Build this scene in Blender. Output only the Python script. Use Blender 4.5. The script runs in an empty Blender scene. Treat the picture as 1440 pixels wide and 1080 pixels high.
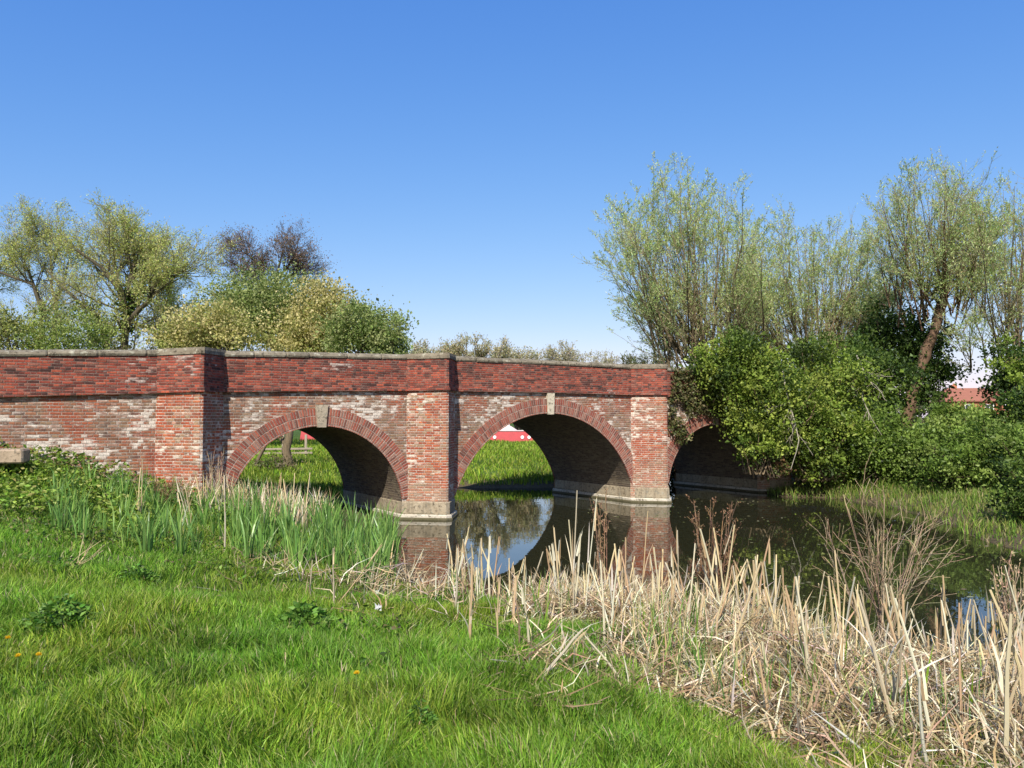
import bpy, math, random
import numpy as np
from mathutils import Vector

rng = np.random.default_rng(7)
random.seed(7)
scene = bpy.context.scene
COL = scene.collection
U = rng.uniform

# ------------------------------------------------------------------ basics
def tag(o, label=None, cat=None, group=None, kind=None):
    if label: o['label'] = label
    if cat: o['category'] = cat
    if group: o['group'] = group
    if kind: o['kind'] = kind
    return o

def empty(name, loc=(0, 0, 0), rz=0.0):
    o = bpy.data.objects.new(name, None)
    o.empty_display_size = 0.2
    o.location = loc
    o.rotation_euler = (0, 0, rz)
    COL.objects.link(o)
    return o

class Geo:
    """collects vertices, faces (3/4 corners), per-vertex colour, per-vertex uv"""
    def __init__(self):
        self.v, self.f, self.c, self.uv, self.mi, self.n = [], [], [], [], [], 0
    def add(self, v, f, c=None, uv=None, mi=0):
        v = np.asarray(v, float).reshape(-1, 3)
        m = len(v)
        if not isinstance(f, (list, tuple)) or (len(f) and np.ndim(f[0]) == 1):
            f = [f]
        self.v.append(v)
        for a in f:
            a = np.asarray(a, int)
            if a.size:
                self.f.append(a + self.n); self.mi.append(mi)
        if c is None: c = (0.5, 0.5, 0.5)
        self.c.append(np.broadcast_to(np.asarray(c, float), (m, 3)))
        self.uv.append(np.zeros((m, 2)) if uv is None else np.asarray(uv, float).reshape(-1, 2))
        self.n += m
    def mesh(self, name, mats, smooth=False):
        V = np.concatenate(self.v); C = np.concatenate(self.c); T = np.concatenate(self.uv)
        me = bpy.data.meshes.new(name)
        loops = np.concatenate([a.ravel() for a in self.f])
        tot = np.concatenate([np.full(len(a), a.shape[1]) for a in self.f])
        mi = np.concatenate([np.full(len(a), k) for a, k in zip(self.f, self.mi)])
        start = np.concatenate([[0], np.cumsum(tot)[:-1]])
        me.vertices.add(len(V)); me.vertices.foreach_set('co', V.astype(np.float32).ravel())
        me.loops.add(len(loops)); me.loops.foreach_set('vertex_index', loops.astype(np.int32))
        me.polygons.add(len(tot))
        me.polygons.foreach_set('loop_start', start.astype(np.int32))
        me.polygons.foreach_set('loop_total', tot.astype(np.int32))
        me.polygons.foreach_set('material_index', mi.astype(np.int32))
        me.polygons.foreach_set('use_smooth', np.full(len(tot), smooth))
        me.update(calc_edges=True)
        at = me.color_attributes.new('col', 'FLOAT_COLOR', 'POINT')
        at.data.foreach_set('color', np.concatenate([C, np.ones((len(C), 1))], 1).astype(np.float32).ravel())
        ul = me.uv_layers.new(name='UVMap')
        ul.data.foreach_set('uv', T[loops].astype(np.float32).ravel())
        for m in (mats if isinstance(mats, (list, tuple)) else [mats]): me.materials.append(m)
        me.validate()
        return me
    def build(self, name, mats, parent=None, loc=None, smooth=False):
        o = bpy.data.objects.new(name, self.mesh(name, mats, smooth))
        COL.objects.link(o)
        if parent is not None: o.parent = parent
        if loc is not None: o.location = loc
        return o
    # -- shapes
    def box(self, c, s, col=None, rz=0.0, bev=0.0):
        x, y, z = s[0] / 2, s[1] / 2, s[2] / 2
        b = min(bev, x * .9, y * .9, z * .9)
        if b <= 0:
            p = np.array([[i * x, j * y, k * z] for k in (-1, 1) for j in (-1, 1) for i in (-1, 1)])
            q = np.array([[0, 2, 3, 1], [4, 5, 7, 6], [0, 1, 5, 4], [2, 6, 7, 3], [0, 4, 6, 2], [1, 3, 7, 5]])
        else:
            ring = lambda xx, yy, zz: [[-xx, -yy + b, zz], [-xx + b, -yy, zz], [xx - b, -yy, zz], [xx, -yy + b, zz], [xx, yy - b, zz], [xx - b, yy, zz], [-xx + b, yy, zz], [-xx, yy - b, zz]]
            R = [ring(x - b, y - b, -z), ring(x, y, -z + b), ring(x, y, z - b), ring(x - b, y - b, z)]
            p = np.array(sum(R, []))
            q = [[k * 8 + i, k * 8 + (i + 1) % 8, k * 8 + 8 + (i + 1) % 8, k * 8 + 8 + i] for k in range(3) for i in range(8)]
            q += [[0, 7, 6, 1], [1, 6, 5, 2], [2, 5, 4, 3]]
            q += [[24, 25, 30, 31], [25, 26, 29, 30], [26, 27, 28, 29]]
            q = np.array(q)
        ca, sa = math.cos(rz), math.sin(rz)
        p = np.stack([p[:, 0] * ca - p[:, 1] * sa, p[:, 0] * sa + p[:, 1] * ca, p[:, 2]], 1) + np.array(c)
        self.add(p, q, col)
    def tubes(self, P, R, sides=4, col=None, cap=True):
        """P (B,n,3), R (B,n): a batch of tapered tubes"""
        P = np.asarray(P, float); R = np.asarray(R, float)
        if P.ndim == 2: P = P[None]; R = R[None]
        B, n, _ = P.shape
        if B == 0: return
        T = np.gradient(P, axis=1)
        T /= np.linalg.norm(T, axis=2, keepdims=True) + 1e-9
        ref = np.where(np.abs(T[:, :, 2:3]) > .9, np.array([1., 0, 0]), np.array([0, 0, 1.]))
        ref = np.broadcast_to(ref[:, :1], T.shape)
        A = np.cross(T, ref); A /= np.linalg.norm(A, axis=2, keepdims=True) + 1e-9
        Bv = np.cross(T, A)
        th = np.arange(sides) * 2 * np.pi / sides
        V = P[:, :, None] + R[:, :, None, None] * (A[:, :, None] * np.cos(th)[None, None, :, None] + Bv[:, :, None] * np.sin(th)[None, None, :, None])
        idx = np.arange(B * n * sides).reshape(B, n, sides)
        a = idx[:, :-1]; b = idx[:, 1:]
        F = np.stack([a, np.roll(a, -1, 2), np.roll(b, -1, 2), b], -1).reshape(-1, 4)
        fs = [F]
        if cap and sides >= 3:
            e = idx[:, -1]; s0 = idx[:, 0]
            for k in range(1, sides - 1):
                fs.append(np.stack([e[:, 0], e[:, k], e[:, k + 1]], 1)); fs.append(np.stack([s0[:, 0], s0[:, k + 1], s0[:, k]], 1))
        if col is not None:
            col = np.asarray(col, float)
            if col.ndim == 2: col = np.repeat(col, n * sides, 0)
        self.add(V.reshape(-1, 3), fs, col)
    def blades(self, pos, h, w, lean, face, seg=3, col=None, tip=None, droop=1.8):
        """curved tapering leaves; lean (N,2) horizontal offset of the tip as part of the height"""
        N = len(pos); h = np.broadcast_to(h, (N,)); w = np.broadcast_to(w, (N,))
        ax = np.stack([np.cos(face), np.sin(face), np.zeros(N)], 1)
        rows = []
        for k in range(seg + 1):
            t = k / seg
            off = np.concatenate([lean * (t ** droop), np.full((N, 1), 0.)], 1) * h[:, None]
            L = np.linalg.norm(lean, axis=1)
            off[:, 2] = h * (t - .28 * L * t * t)
            c = pos + off
            if k < seg:
                ww = (w * (1 - t ** 2.2 * .75))[:, None] * .5
                rows += [c - ax * ww, c + ax * ww]
            else:
                rows.append(c)
        V = np.stack(rows, 1); m = V.shape[1]
        base = (np.arange(N) * m)[:, None]
        fs = []
        if seg > 1:
            fs.append(np.concatenate([base + np.array([[2 * k, 2 * k + 1, 2 * k + 3, 2 * k + 2]]) for k in range(seg - 1)]))
        fs.append(base + np.array([[2 * seg - 2, 2 * seg - 1, 2 * seg]]))
        if col is not None:
            col = np.asarray(col, float)
            if col.ndim == 1: col = np.broadcast_to(col, (N, 3))
            cc = np.repeat(col[:, None], m, 1)
            if tip is not None: cc = cc.copy(); cc[:, -1] = tip; cc[:, -2:] = cc[:, -2:] * .5 + np.asarray(tip) * .5
            col = cc.reshape(-1, 3)
        self.add(V.reshape(-1, 3), fs, col)
    def leaves(self, pos, L, W, d=None, col=None, up=0.25):
        """small diamond leaves"""
        N = len(pos)
        if N == 0: return
        if d is None: d = rng.normal(size=(N, 3)); d[:, 2] += up
        d = d / (np.linalg.norm(d, axis=1, keepdims=True) + 1e-9)
        s = np.cross(d, rng.normal(size=(N, 3))); s /= np.linalg.norm(s, axis=1, keepdims=True) + 1e-9
        L = np.broadcast_to(L, (N,))[:, None]; W = np.broadcast_to(W, (N,))[:, None]
        nn = np.cross(d, s) * W * .25
        V = np.stack([pos, pos + d * L * .45 + s * W * .5 + nn, pos + d * L, pos + d * L * .45 - s * W * .5 + nn], 1)
        F = (np.arange(N) * 4)[:, None] + np.array([[0, 1, 2, 3]])
        if col is not None: col = np.repeat(np.broadcast_to(col, (N, 3)), 4, 0)
        self.add(V.reshape(-1, 3), F, col)

def vnoise(x, y, sc=1.0, seed=0):
    x = np.asarray(x, float) / sc + 311.7 * seed; y = np.asarray(y, float) / sc + 173.3 * seed
    xi = np.floor(x); yi = np.floor(y); fx = x - xi; fy = y - yi
    fx = fx * fx * (3 - 2 * fx); fy = fy * fy * (3 - 2 * fy)
    def hsh(a, b): return np.modf(np.abs(np.sin(a * 127.1 + b * 311.7) * 43758.5453))[0]
    return (hsh(xi, yi) * (1 - fx) + hsh(xi + 1, yi) * fx) * (1 - fy) + (hsh(xi, yi + 1) * (1 - fx) + hsh(xi + 1, yi + 1) * fx) * fy

def pal(N, cols, jit=.18):
    cols = np.asarray(cols, float)
    c = cols[rng.integers(0, len(cols), N)]
    return np.clip(c * (1 + rng.normal(0, jit, (N, 1))) * (1 + rng.normal(0, jit * .35, (N, 3))), .003, .9)

# ------------------------------------------------------------------ camera
FPX, CX, CY, HOR, CAMZ = 1120.0, 720.0, 540.0, 590.0, 2.5
PITCH = math.atan((HOR - CY) / FPX)
cam = bpy.data.cameras.new('camera'); camo = bpy.data.objects.new('camera', cam); COL.objects.link(camo)
cam.sensor_width = 36; cam.lens = 36 * FPX / 1440; cam.clip_start = .05; cam.clip_end = 3000
camo.location = (0, 0, CAMZ); camo.rotation_euler = (math.pi / 2 + PITCH, 0, 0)
scene.camera = camo

def at(px, py, Y):
    """photo pixel -> world point at distance Y"""
    a = (px - CX) / FPX; b = (CY - py) / FPX
    dy = math.cos(PITCH) - b * math.sin(PITCH); dz = math.sin(PITCH) + b * math.cos(PITCH)
    return np.array([a / dy * Y, Y, CAMZ + dz / dy * Y])

# ------------------------------------------------------------------ light
D = Vector((.252, 1.356, -1.285)).normalized()
sun = bpy.data.lights.new('sun', 'SUN'); sun.energy = 4.8; sun.angle = math.radians(.53); sun.color = (1, .95, .87)
so = bpy.data.objects.new('sun', sun); COL.objects.link(so); so.rotation_euler = D.to_track_quat('-Z', 'Y').to_euler()
so.location = (-5, -20, 30)
w = bpy.data.worlds.new('World'); scene.world = w; w.use_nodes = True
nt = w.node_tree; nt.nodes.clear()
sk = nt.nodes.new('ShaderNodeTexSky'); sk.sky_type = 'NISHITA'; sk.sun_disc = False
sk.sun_elevation = math.radians(43); sk.sun_rotation = math.radians(190.5)
sk.air_density = 1.0; sk.dust_density = .6; sk.ozone_density = 2.5; sk.altitude = 0
bg = nt.nodes.new('ShaderNodeBackground'); bg.inputs[1].default_value = .115
ow = nt.nodes.new('ShaderNodeOutputWorld')
sp_ = nt.nodes.new('ShaderNodeSeparateColor'); cb_ = nt.nodes.new('ShaderNodeCombineColor'); nt.links.new(sk.outputs[0], sp_.inputs[0])
for i, (e_, k_) in enumerate(((1.3, 1.05), (.86, .755), (.42, .80))):      # clear-day white balance: deeper blue overhead, paler towards the horizon
    prev = sp_.outputs[i]
    for op, val in (('MULTIPLY', .115), ('POWER', e_), ('MULTIPLY', k_ / .115), ('MINIMUM', .78 / .115)):
        nd = nt.nodes.new('ShaderNodeMath'); nd.operation = op; nd.inputs[1].default_value = val; nt.links.new(prev, nd.inputs[0]); prev = nd.outputs[0]
    nt.links.new(prev, cb_.inputs[i])
nt.links.new(cb_.outputs[0], bg.inputs[0]); nt.links.new(bg.outputs[0], ow.inputs[0])
scene.view_settings.view_transform = 'Standard'; scene.view_settings.look = 'None'
scene.view_settings.exposure = .5; scene.view_settings.gamma = 1

# ------------------------------------------------------------------ materials
class NT:
    def __init__(self, name):
        self.m = bpy.data.materials.new(name); self.m.use_nodes = True
        self.t = self.m.node_tree; self.t.nodes.clear()
        self.out = self.t.nodes.new('ShaderNodeOutputMaterial')
    def n(self, ty, **kw):
        nd = self.t.nodes.new('ShaderNode' + ty)
        for k, v in kw.items():
            if k.startswith('i_'):
                nd.inputs[int(k[2:])].default_value = v
            else: setattr(nd, k, v)
        return nd
    def l(self, a, b): self.t.links.new(a, b)
    def math(self, op, a, b=None, c=None):
        nd = self.n('Math', operation=op)
        for i, x in enumerate((a, b, c)):
            if x is None: continue
            if isinstance(x, (int, float)): nd.inputs[i].default_value = x
            else: self.l(x, nd.inputs[i])
        return nd.outputs[0]
    def ramp(self, fac, stops, const=False):
        nd = self.n('ValToRGB'); cr = nd.color_ramp
        if const: cr.interpolation = 'CONSTANT'
        while len(cr.elements) < len(stops): cr.elements.new(.5)
        for e, (p, c) in zip(cr.elements, stops):
            e.position = p; e.color = (*c, 1) if len(c) == 3 else c
        self.l(fac, nd.inputs[0]); return nd.outputs[0]
    def mix(self, fac, a, b, bt='MIX'):
        nd = self.n('MixRGB', blend_type=bt)
        for i, x in zip((0, 1, 2), (fac, a, b)):
            if isinstance(x, (int, float)): nd.inputs[i].default_value = x
            elif isinstance(x, tuple): nd.inputs[i].default_value = (*x, 1)
            else: self.l(x, nd.inputs[i])
        return nd.outputs[0]
    def noise(self, vec, scale, detail=4, rough=.6, dim='3D'):
        nd = self.n('TexNoise'); nd.inputs['Scale'].default_value = scale; nd.inputs['Detail'].default_value = detail
        nd.inputs['Roughness'].default_value = rough
        if vec is not None: self.l(vec, nd.inputs['Vector'])
        return nd.outputs[0]
    def pbr(self, col, rough=.8, spec=.3, bump=None, bstr=.4, bdist=.02):
        p = self.n('BsdfPrincipled')
        if isinstance(col, tuple): p.inputs['Base Color'].default_value = (*col, 1)
        else: self.l(col, p.inputs['Base Color'])
        if isinstance(rough, (int, float)): p.inputs['Roughness'].default_value = rough
        else: self.l(rough, p.inputs['Roughness'])
        p.inputs['Specular IOR Level'].default_value = spec
        if bump is not None:
            b = self.n('Bump'); b.inputs['Strength'].default_value = bstr; b.inputs['Distance'].default_value = bdist
            self.l(bump, b.inputs['Height']); self.l(b.outputs[0], p.inputs['Normal'])
        self.l(p.outputs[0], self.out.inputs[0]); return p
    def pos(self):
        return self.n('NewGeometry').outputs['Position']
    def scaled(self, vec, s):
        nd = self.n('VectorMath', operation='MULTIPLY'); self.l(vec, nd.inputs[0]); nd.inputs[1].default_value = s
        return nd.outputs[0]

def brick_mat(name, pals, lime, limecol, soot, tan=0.0, mort=(.42, .37, .30), redpatch=0.0, headers=True, bh=.065, bw_=.21):
    t = NT(name)
    def mr(x, a, b):
        nd = t.n('MapRange'); t.l(x, nd.inputs[0]); nd.inputs[1].default_value = a; nd.inputs[2].default_value = b; return nd.outputs[0]
    uv = t.n('UVMap').outputs[0]; pos = t.pos()
    wob = t.n('TexNoise'); wob.inputs['Scale'].default_value = 5; wob.inputs['Detail'].default_value = 4; t.l(uv, wob.inputs['Vector'])
    dv = t.n('VectorMath', operation='MULTIPLY_ADD'); t.l(wob.outputs['Color'], dv.inputs[0]); dv.inputs[1].default_value = (.03, .022, 0); t.l(uv, dv.inputs[2])
    sx = t.n('SeparateXYZ'); t.l(dv.outputs[0], sx.inputs[0])
    v = t.math('DIVIDE', sx.outputs[1], bh); row = t.math('FLOOR', v); fv = t.math('SUBTRACT', v, row)
    odd = t.math('FLOORED_MODULO', row, 2.0)
    u1 = t.math('DIVIDE', sx.outputs[0], bw_)
    if headers:
        u1 = t.math('MULTIPLY', u1, t.math('ADD', odd, 1.0)); u1 = t.math('ADD', u1, t.math('MULTIPLY', odd, .5))
    cu = t.math('FLOOR', u1); fu = t.math('SUBTRACT', u1, cu)
    cmb = t.n('CombineXYZ'); t.l(cu, cmb.inputs[0]); t.l(row, cmb.inputs[1])
    wn = t.n('TexWhiteNoise', noise_dimensions='2D'); t.l(cmb.outputs[0], wn.inputs['Vector'])
    r1 = wn.outputs['Value']; rc = t.n('SeparateColor'); t.l(wn.outputs['Color'], rc.inputs[0])
    e1 = t.math('ABSOLUTE', t.math('SUBTRACT', fv, .5)); e2 = t.math('ABSOLUTE', t.math('SUBTRACT', fu, .5))
    fine = t.noise(pos, 34, 5, .72)
    jt = t.math('MULTIPLY', t.math('SUBTRACT', fine, .5), .16)          # ragged joints
    mk = t.math('MAXIMUM', mr(t.math('ADD', e1, jt), .34, .44), t.math('MULTIPLY', mr(t.math('ADD', e2, jt), .43, .48), .8))
    n = len(pals)
    col = t.ramp(r1, [(i / n, p) for i, p in enumerate(pals)], const=True)
    big = t.noise(t.scaled(uv, (1, 1.5, 1)), .62, 6, .62)
    med = t.noise(t.scaled(uv, (1, 3.0, 1)), 1.9, 6, .72)
    dash = t.noise(t.scaled(uv, (4.2, 15.0, 1)), 1.0, 4, .75)           # short smears along the courses
    dash2 = t.noise(t.scaled(uv, (2.2, 13.0, 1)), 1.3, 5, .75)
    col = t.mix(.6, col, t.mix(1.0, col, t.ramp(dash2, [(.32, (.62, .62, .62)), (.68, (1.4, 1.4, 1.4))]), 'MULTIPLY'))
    if lime > .45:
        col = t.mix(t.math('MULTIPLY', mr(t.noise(t.scaled(uv, (.9, 1.2, 1)), 1.1, 5, .65), .46, .58), .55), col, t.mix(rc.outputs[1], (.19, .125, .08), (.29, .20, .13)))
    if redpatch:
        rp = t.noise(t.scaled(uv, (1.3, 1, 1)), .8, 5, .65)
        col = t.mix(t.math('MULTIPLY', mr(rp, .50, .60), redpatch), col, t.mix(rc.outputs[1], (.38, .095, .045), (.25, .06, .034)))
    sm = t.math('ADD', t.math('MULTIPLY', t.noise(t.scaled(uv, (.4, 2.2, 1)), 1.6, 6, .7), .55), t.math('ADD', t.math('MULTIPLY', rc.outputs[2], .16), t.math('MULTIPLY', dash, .30)))
    sf = mr(sm, .62 - soot * .3, .76 - soot * .3)
    col = t.mix(t.math('MULTIPLY', sf, .9), col, (.040, .027, .024))
    mc = t.mix(mr(med, .40, .60), t.mix(.6, mort, (.13, .09, .07)), mort)
    mc = t.mix(t.math('MULTIPLY', sf, .85), mc, (.06, .045, .038))
    col = t.mix(t.math('MULTIPLY', mk, .85), col, mc)
    lm = t.math('ADD', t.math('ADD', t.math('MULTIPLY', big, .52), t.math('MULTIPLY', med, .30)), t.math('ADD', t.math('MULTIPLY', dash, .34), t.math('MULTIPLY', rc.outputs[0], .12)))
    lf = mr(lm, .895 - lime * .36, .965 - lime * .36)
    col = t.mix(t.math('MULTIPLY', lf, .85), col, limecol)
    if tan:
        sz = t.n('SeparateXYZ'); t.l(pos, sz.inputs[0])
        tf = t.math('ADD', sz.outputs[2], t.math('MULTIPLY', med, 1.6))
        col = t.mix(t.math('MULTIPLY', mr(tf, tan + .9, tan - .3), .6), col, t.mix(dash, (.36, .28, .18), (.52, .42, .30)))
    col = t.mix(.6, col, t.ramp(fine, [(.3, (.45, .45, .45)), (.7, (1.5, 1.5, 1.5))]), 'MULTIPLY')
    h = t.math('ADD', t.math('MULTIPLY', t.math('SUBTRACT', 1.0, mk), .9), t.math('ADD', t.math('MULTIPLY', fine, .7), t.math('MULTIPLY', r1, .4)))
    t.pbr(col, .93, .12, h, .8, .014)
    return t.m

M_wall = brick_mat('weathered_brick', [(0.259, 0.104, 0.056), (0.211, 0.104, 0.061), (0.259, 0.159, 0.092), (0.317, 0.134, 0.071), (0.170, 0.090, 0.065), (0.300, 0.170, 0.120), (0.320, 0.180, 0.120), (0.140, 0.080, 0.060)], .68, (0.660, 0.580, 0.480), .05, redpatch=.8)
M_para = brick_mat('sooty_brick', [(.31, .070, .043), (.24, .058, .038), (.175, .048, .034), (.37, .088, .048), (.11, .042, .033), (.27, .10, .068), (.27, .062, .038)],   .42, (.52, .44, .37), .36, mort=(.26, .19, .15), bh=.058, bw_=.2)
M_pier = brick_mat('pier_brick', [(0.365, 0.098, 0.046), (0.307, 0.079, 0.041), (0.413, 0.134, 0.061), (0.259, 0.073, 0.041), (0.317, 0.195, 0.112), (0.420, 0.220, 0.150), (0.182, 0.085, 0.051)], .60, (0.660, 0.570, 0.460), .0, tan=1.0, mort=(0.640, 0.560, 0.460), redpatch=.9)
M_ring = brick_mat('arch_ring_brick', [(.29, .085, .055), (.25, .07, .048), (.29, .125, .085), (.33, .105, .065), (.17, .07, .05), (.30, .155, .11)], .42, (.56, .47, .38), .03, mort=(.42, .35, .28), headers=False, bw_=.205)
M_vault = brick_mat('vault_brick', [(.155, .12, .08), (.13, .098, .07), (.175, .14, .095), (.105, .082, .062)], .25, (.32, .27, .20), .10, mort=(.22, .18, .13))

def stone_mat(name, a, b, lich=.5, algae=False):
    t = NT(name); pos = t.pos(); uv = t.n('UVMap').outputs[0]
    n1 = t.noise(pos, 2.2, 6, .65); n2 = t.noise(pos, 14, 5, .7)
    at_ = t.n('Attribute', attribute_name='col').outputs['Color']
    c = t.ramp(n1, [(.3, a), (.7, b)])
    c = t.mix(t.ramp(n2, [(.52, (0, 0, 0)), (.62, (1, 1, 1))]), c, tuple(x * .42 for x in a))
    c = t.mix(t.math('MULTIPLY', t.ramp(t.noise(pos, 7, 5, .7), [(.56, (0, 0, 0)), (.63, (1, 1, 1))]), lich), c, (.55, .53, .42))
    c = t.mix(.85, c, t.mix(1, at_, (2, 2, 2), 'MULTIPLY'), 'MULTIPLY')
    if algae:                                   # tide line of green slime and mud, with a ragged edge; joints between blocks
        sz = t.n('SeparateXYZ'); t.l(pos, sz.inputs[0])
        e = t.math('SUBTRACT', sz.outputs[2], t.math('MULTIPLY', n1, .22))
        c = t.mix(t.ramp(e, [(.0, (.85, .85, .85)), (.06, (0, 0, 0))]), c, (.07, .065, .03))
        c = t.mix(t.math('MULTIPLY', t.ramp(t.noise(t.scaled(pos, (5, 5, .6)), 1.5, 5, .7), [(.5, (0, 0, 0)), (.62, (1, 1, 1))]), .55), c, (.15, .12, .08))
    t.pbr(c, .93, .12, t.math('ADD', n2, t.math('MULTIPLY', n1, .7)), .8, .02)
    return t.m
M_cope = stone_mat('coping_stone', (.13, .11, .08), (.27, .235, .175), .55)
M_plinth = stone_mat('plinth_stone', (.29, .23, .15), (.42, .35, .245), .3, True)
M_ledge = stone_mat('pale_ledge_stone', (.40, .35, .26), (.60, .54, .44), .3)
M_key = stone_mat('keystone', (.46, .39, .27), (.60, .53, .40), .15)
M_key2 = stone_mat('worn_keystone', (.27, .215, .15), (.42, .35, .25), .25)
M_slab = stone_mat('sand_stone', (.30, .225, .15), (.42, .32, .22), .15)

def leaf_mat(name, tr=.35, rough=.5, spec=.3):
    t = NT(name); c = t.n('Attribute', attribute_name='col').outputs['Color']
    p = t.n('BsdfPrincipled'); t.l(c, p.inputs['Base Color']); p.inputs['Roughness'].default_value = rough; p.inputs['Specular IOR Level'].default_value = spec
    tl = t.n('BsdfTranslucent'); t.l(t.mix(1, c, (1.15, 1.25, .7), 'MULTIPLY'), tl.inputs[0])
    mx = t.n('MixShader'); mx.inputs[0].default_value = tr
    t.l(p.outputs[0], mx.inputs[1]); t.l(tl.outputs[0], mx.inputs[2]); t.l(mx.outputs[0], t.out.inputs[0])
    return t.m
M_leaf = leaf_mat('leaf', .35)
M_airy = leaf_mat('young_leaf', .42, .6, .2)
M_gloss = leaf_mat('glossy_leaf', .22, .38, .45)
M_grass = leaf_mat('grass_blade', .30, .6, .14)
M_dry = leaf_mat('dry_reed', .15, .75, .15)

def bark_mat(name):
    t = NT(name); c = t.n('Attribute', attribute_name='col').outputs['Color']; pos = t.pos()
    n1 = t.noise(t.scaled(pos, (3, 3, .7)), 6, 5, .7)
    c = t.mix(.8, c, t.ramp(n1, [(.3, (.45, .45, .45)), (.7, (1.45, 1.4, 1.35))]), 'MULTIPLY')
    t.pbr(c, .9, .15, n1, .8, .03); return t.m
M_bark = bark_mat('bark')

def paint(name, c, rough=.45):
    t = NT(name); n = t.noise(t.pos(), 5, 4, .6)
    t.pbr(t.mix(.35, c, t.ramp(n, [(.3, (.6, .6, .6)), (.7, (1.2, 1.2, 1.2))]), 'MULTIPLY'), rough, .4); return t.m

# ------------------------------------------------------------------ river and terrain
RIV = np.array([(20, -30), (14, -6), (9, 2), (6.2, 5.2), (4.3, 6.6), (3.5, 7.35), (3.05, 8.0), (2.5, 9.0), (1.2, 9.9), (-.2, 10.8), (-1.2, 11.6),
                (-2.0, 13.5), (-2.6, 16), (-3.1, 18.6), (-3.5, 19.8), (-4.2, 22), (-4.9, 24), (-4.7, 26.6), (-3.0, 28.8), (-1, 29.5), (1.2, 29.6),
                (3, 30.2), (5, 31.5), (8, 36), (12, 42), (16, 40), (12, 34), (9.5, 29.5), (8.5, 27.3), (8.9, 25.9), (10.5, 25.2), (10.9, 23), (10.8, 20.5),
                (10.2, 17.2), (9.9, 15), (11, 12.5), (15, 10), (26, 6), (40, 0), (40, -30)], float)
CUT = np.array([(-90, 56), (90, 53), (90, 66), (-90, 69)], float)
def sdist(poly, x, y):
    x = np.asarray(x, float); y = np.asarray(y, float)
    d = np.full(x.shape, 1e9); ins = np.zeros(x.shape, bool)
    for (ax, ay), (bx, by) in zip(poly, np.roll(poly, -1, 0)):
        ex, ey = bx - ax, by - ay
        t = np.clip(((x - ax) * ex + (y - ay) * ey) / (ex * ex + ey * ey), 0, 1)
        d = np.minimum(d, np.hypot(x - ax - t * ex, y - ay - t * ey))
        ins ^= ((ay > y) != (by > y)) & (x < (bx - ax) * (y - ay) / (by - ay + 1e-12) + ax)
    return np.where(ins, -d, d)
def shore(x, y):
    return sdist(RIV, x, y) + (vnoise(x, y, .9, 3) - .5) * .5 + (vnoise(x, y, .3, 4) - .5) * .16
def gz(x, y, d=None):
    x = np.asarray(x, float); y = np.asarray(y, float)
    if d is None: d = shore(x, y)
    d2 = sdist(CUT, x, y)
    h = np.where(d > 0, .06 + 1.0 * (1 - np.exp(-np.maximum(d, 0) / 4.4)), np.maximum(.45 * d, -.9) + .06)
    h2 = np.where(d2 > 0, 1.05 * (1 - np.exp(-np.maximum(d2, 0) / 1.1)), np.maximum(.6 * d2, -.9))
    h = np.minimum(h, np.where(d2 < 12, h2 * 1.02, 9))
    md = ((x + 11.3) / 3.3) ** 2 + ((y - 16.2) / 3.0) ** 2
    h = h + 1.25 * np.exp(-md) * (y < 19)
    lumps = (vnoise(x, y, 1.3, 1) - .5) * .14 + (vnoise(x, y, .45, 2) - .5) * .07
    return h + lumps * np.clip(d / 1.5, 0, 1)

def spaced(lo, hi, step, far0, far1):
    a = np.arange(lo, hi + .001, step); out = [a]; s = step; x = hi; b = []
    while x < far1: s *= 1.22; x += s; b.append(x)
    s = step; x = lo; c = []
    while x > far0: s *= 1.22; x -= s; c.append(x)
    return np.concatenate([c[::-1], a, b])
gx = spaced(-15, 14, .2, -900, 900); gy = spaced(1, 32, .2, -150, 1500)
GX, GY = np.meshgrid(gx, gy)
GZ = gz(GX, GY)
g = Geo(); idx = np.arange(GX.size).reshape(GX.shape)
g.add(np.stack([GX, GY, GZ], -1).reshape(-1, 3), np.stack([idx[:-1, :-1], idx[:-1, 1:], idx[1:, 1:], idx[1:, :-1]], -1).reshape(-1, 4))
t = NT('ground_soil'); pos = t.pos()
n1 = t.noise(pos, .5, 5, .6); n2 = t.noise(pos, 9, 6, .7)
sz = t.n('SeparateXYZ'); t.l(pos, sz.inputs[0])
c = t.mix(n2, (.02, .04, .008), (.075, .13, .018))
c = t.mix(t.ramp(n1, [(.4, (0, 0, 0)), (.65, (1, 1, 1))]), c, t.mix(n2, (.05, .085, .02), (.11, .16, .04)))
c = t.mix(t.ramp(t.math('ADD', sz.outputs[2], t.math('MULTIPLY', n1, .35)), [(.36, (1, 1, 1)), (.62, (0, 0, 0))]), c, t.mix(n2, (.06, .045, .025), (.15, .12, .07)))
t.pbr(c, .95, .1, n2, 1.0, .06)
tag(g.build('ground', t.m, smooth=True), kind='structure')
g = Geo(); g.add([(-95, -60, 0), (95, -60, 0), (95, 72, 0), (-95, 72, 0)], np.array([[0, 1, 2, 3]]))
t = NT('river_water'); pos = t.pos()
wv = t.noise(t.scaled(pos, (1, .55, 1)), 3.2, 3, .5); wv2 = t.noise(pos, .6, 2, .5)
p = t.pbr((.022, .022, .010), .015, .5, t.math('ADD', t.math('MULTIPLY', wv, .3), wv2), .10, .03)
p.inputs['IOR'].default_value = 1.42
tag(g.build('water', t.m), kind='structure')

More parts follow.
